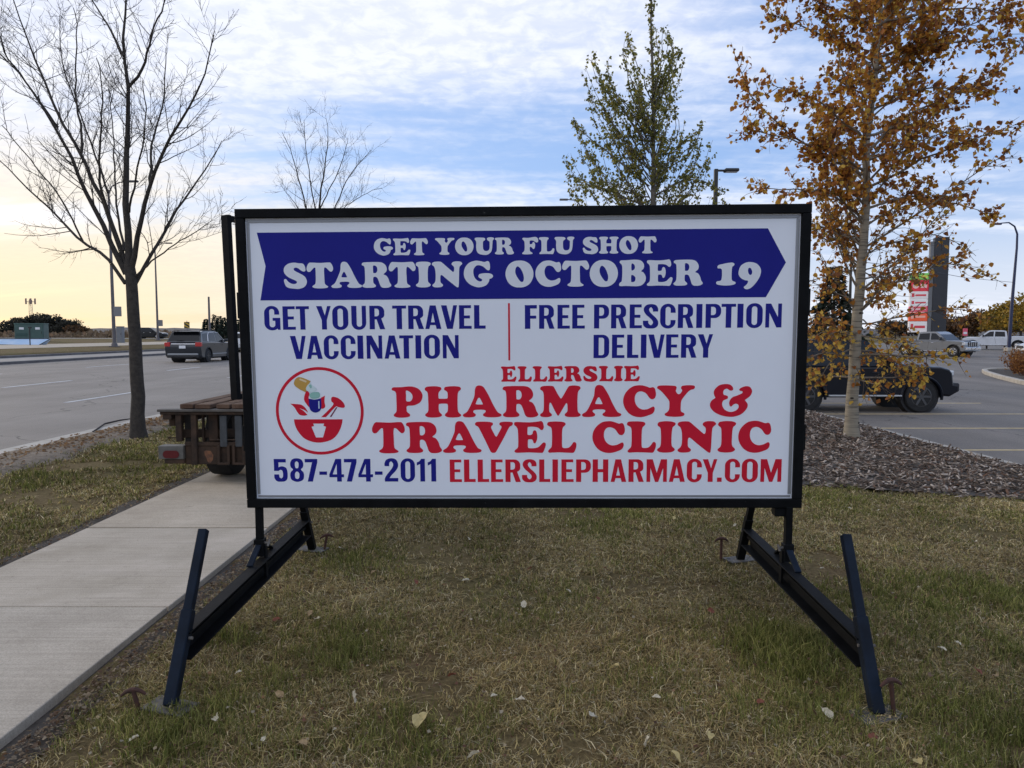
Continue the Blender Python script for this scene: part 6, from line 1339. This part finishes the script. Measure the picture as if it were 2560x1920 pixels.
def fallen(px, py, size, mi, label, group=None, yaw=None, tilt=.35):
    x, y = ground_pt(px, py, .0); z = gz(x, y); x, y = ground_pt(px, py, z+.02)
    k = rng.randint(0, 4); key = (k, mi)
    if key not in lm:
        V, F = LEAF_V[k]; lm[key] = fast_mesh('fallen_leaf', V-np.array([0, .5, 0], np.float32), F, smooth=True); lm[key].materials.append(fl_m[mi])
    o = link('fallen_leaf', lm[key]); o.location = (x, y, gz(x, y)+bump_lawn(x, y)+.020+size*.15); o.scale = (size,)*3
    o.rotation_euler = (rng.gauss(0, tilt), rng.gauss(0, tilt), rng.uniform(0, 6.28) if yaw is None else yaw); tag(o, label, 'leaf', group)
rng.seed(77)
fallen(1052, 1808, .085, 2, 'largest pale yellow curled leaf on the lawn, bottom centre', yaw=2.8, tilt=.2)
fallen(885, 1750, .060, 0, 'crumpled cream leaf left of the largest yellow leaf', tilt=.6)
fallen(2295, 1905, .045, 2, 'bright yellow leaf at the bottom right of the lawn')
fallen(1690, 1900, .045, 2, 'yellow leaf at the bottom edge right of centre')
fallen(1618, 1860, .045, 0, 'cream leaf above the bottom edge right of centre', tilt=.6)
fallen(580, 1555, .045, 2, 'yellow green leaf beside the left beam of the sign')
fallen(2355, 1630, .042, 0, 'pale leaf right of the near right leg of the sign')
fallen(1720, 1502, .042, 2, 'yellow leaf inside the right beam of the sign')
G1 = 'small fallen leaves strewn over the lawn'
spots = [(540, 1800), (1300, 1755), (770, 1530), (790, 1545), (690, 1555), (800, 1260), (850, 1375), (2310, 1425), (2465, 1400), (2390, 1615), (2440, 1680), (2200, 1270), (2120, 1272), (1830, 1330), (1930, 1550), (1780, 1525), (1530, 1665), (2070, 1790), (2020, 1740), (1950, 1640), (1170, 1345), (1045, 1455), (1310, 1505), (1160, 1450), (940, 1430), (1380, 1560), (1500, 1490), (2540, 1290), (2440, 1355), (2230, 1480), (760, 1865), (1240, 1740), (1130, 1690), (330, 1850), (660, 1850), (700, 1740), (1420, 1470), (1330, 1420), (1690, 1295), (1840, 1310), (2330, 1700), (2490, 1690), (2130, 1540), (1900, 1770), (1640, 1750), (1480, 1800), (1400, 1880), (1180, 1890), (2180, 1850), (1780, 1850), (600, 1690), (520, 1560), (470, 1690), (2060, 1420), (2400, 1500)]
for i, (a, b) in enumerate(spots):
    gx_, gy_ = ground_pt(a, b); zone_ = 'left of the left sign beam' if gx_ < -1.40 else 'right of the right sign beam' if gx_ > 1.5 else 'in front of the sign feet' if gy_ < 2.72 else 'behind the sign posts' if gy_ > 4.0 else 'between the two sign beams'
    cn_ = ['cream', 'tan', 'yellow', 'red brown', 'dark brown']
    mi_ = [0, 0, 1, 0, 3, 2, 0, 4, 1, 0, 3][i % 11]
    fallen(a+rng.uniform(-6, 6), b+rng.uniform(-4, 4), rng.uniform(.028, .050), mi_, 'small %s dead leaf on the lawn %s' % (cn_[mi_], zone_), 'small %s leaves %s' % (cn_[mi_], zone_))
tag(MB().tube([ground_pt(232, 1083)+(.02,), ground_pt(262, 1064)+(.03,), ground_pt(300, 1058)+(.05,), ground_pt(331, 1055)+(.06,)], [.012, .014, .013, .008], 6).build('fallen_branch', twig_dark), 'thin dark fallen branch beside the bare tree trunk at the kerb', 'branch')
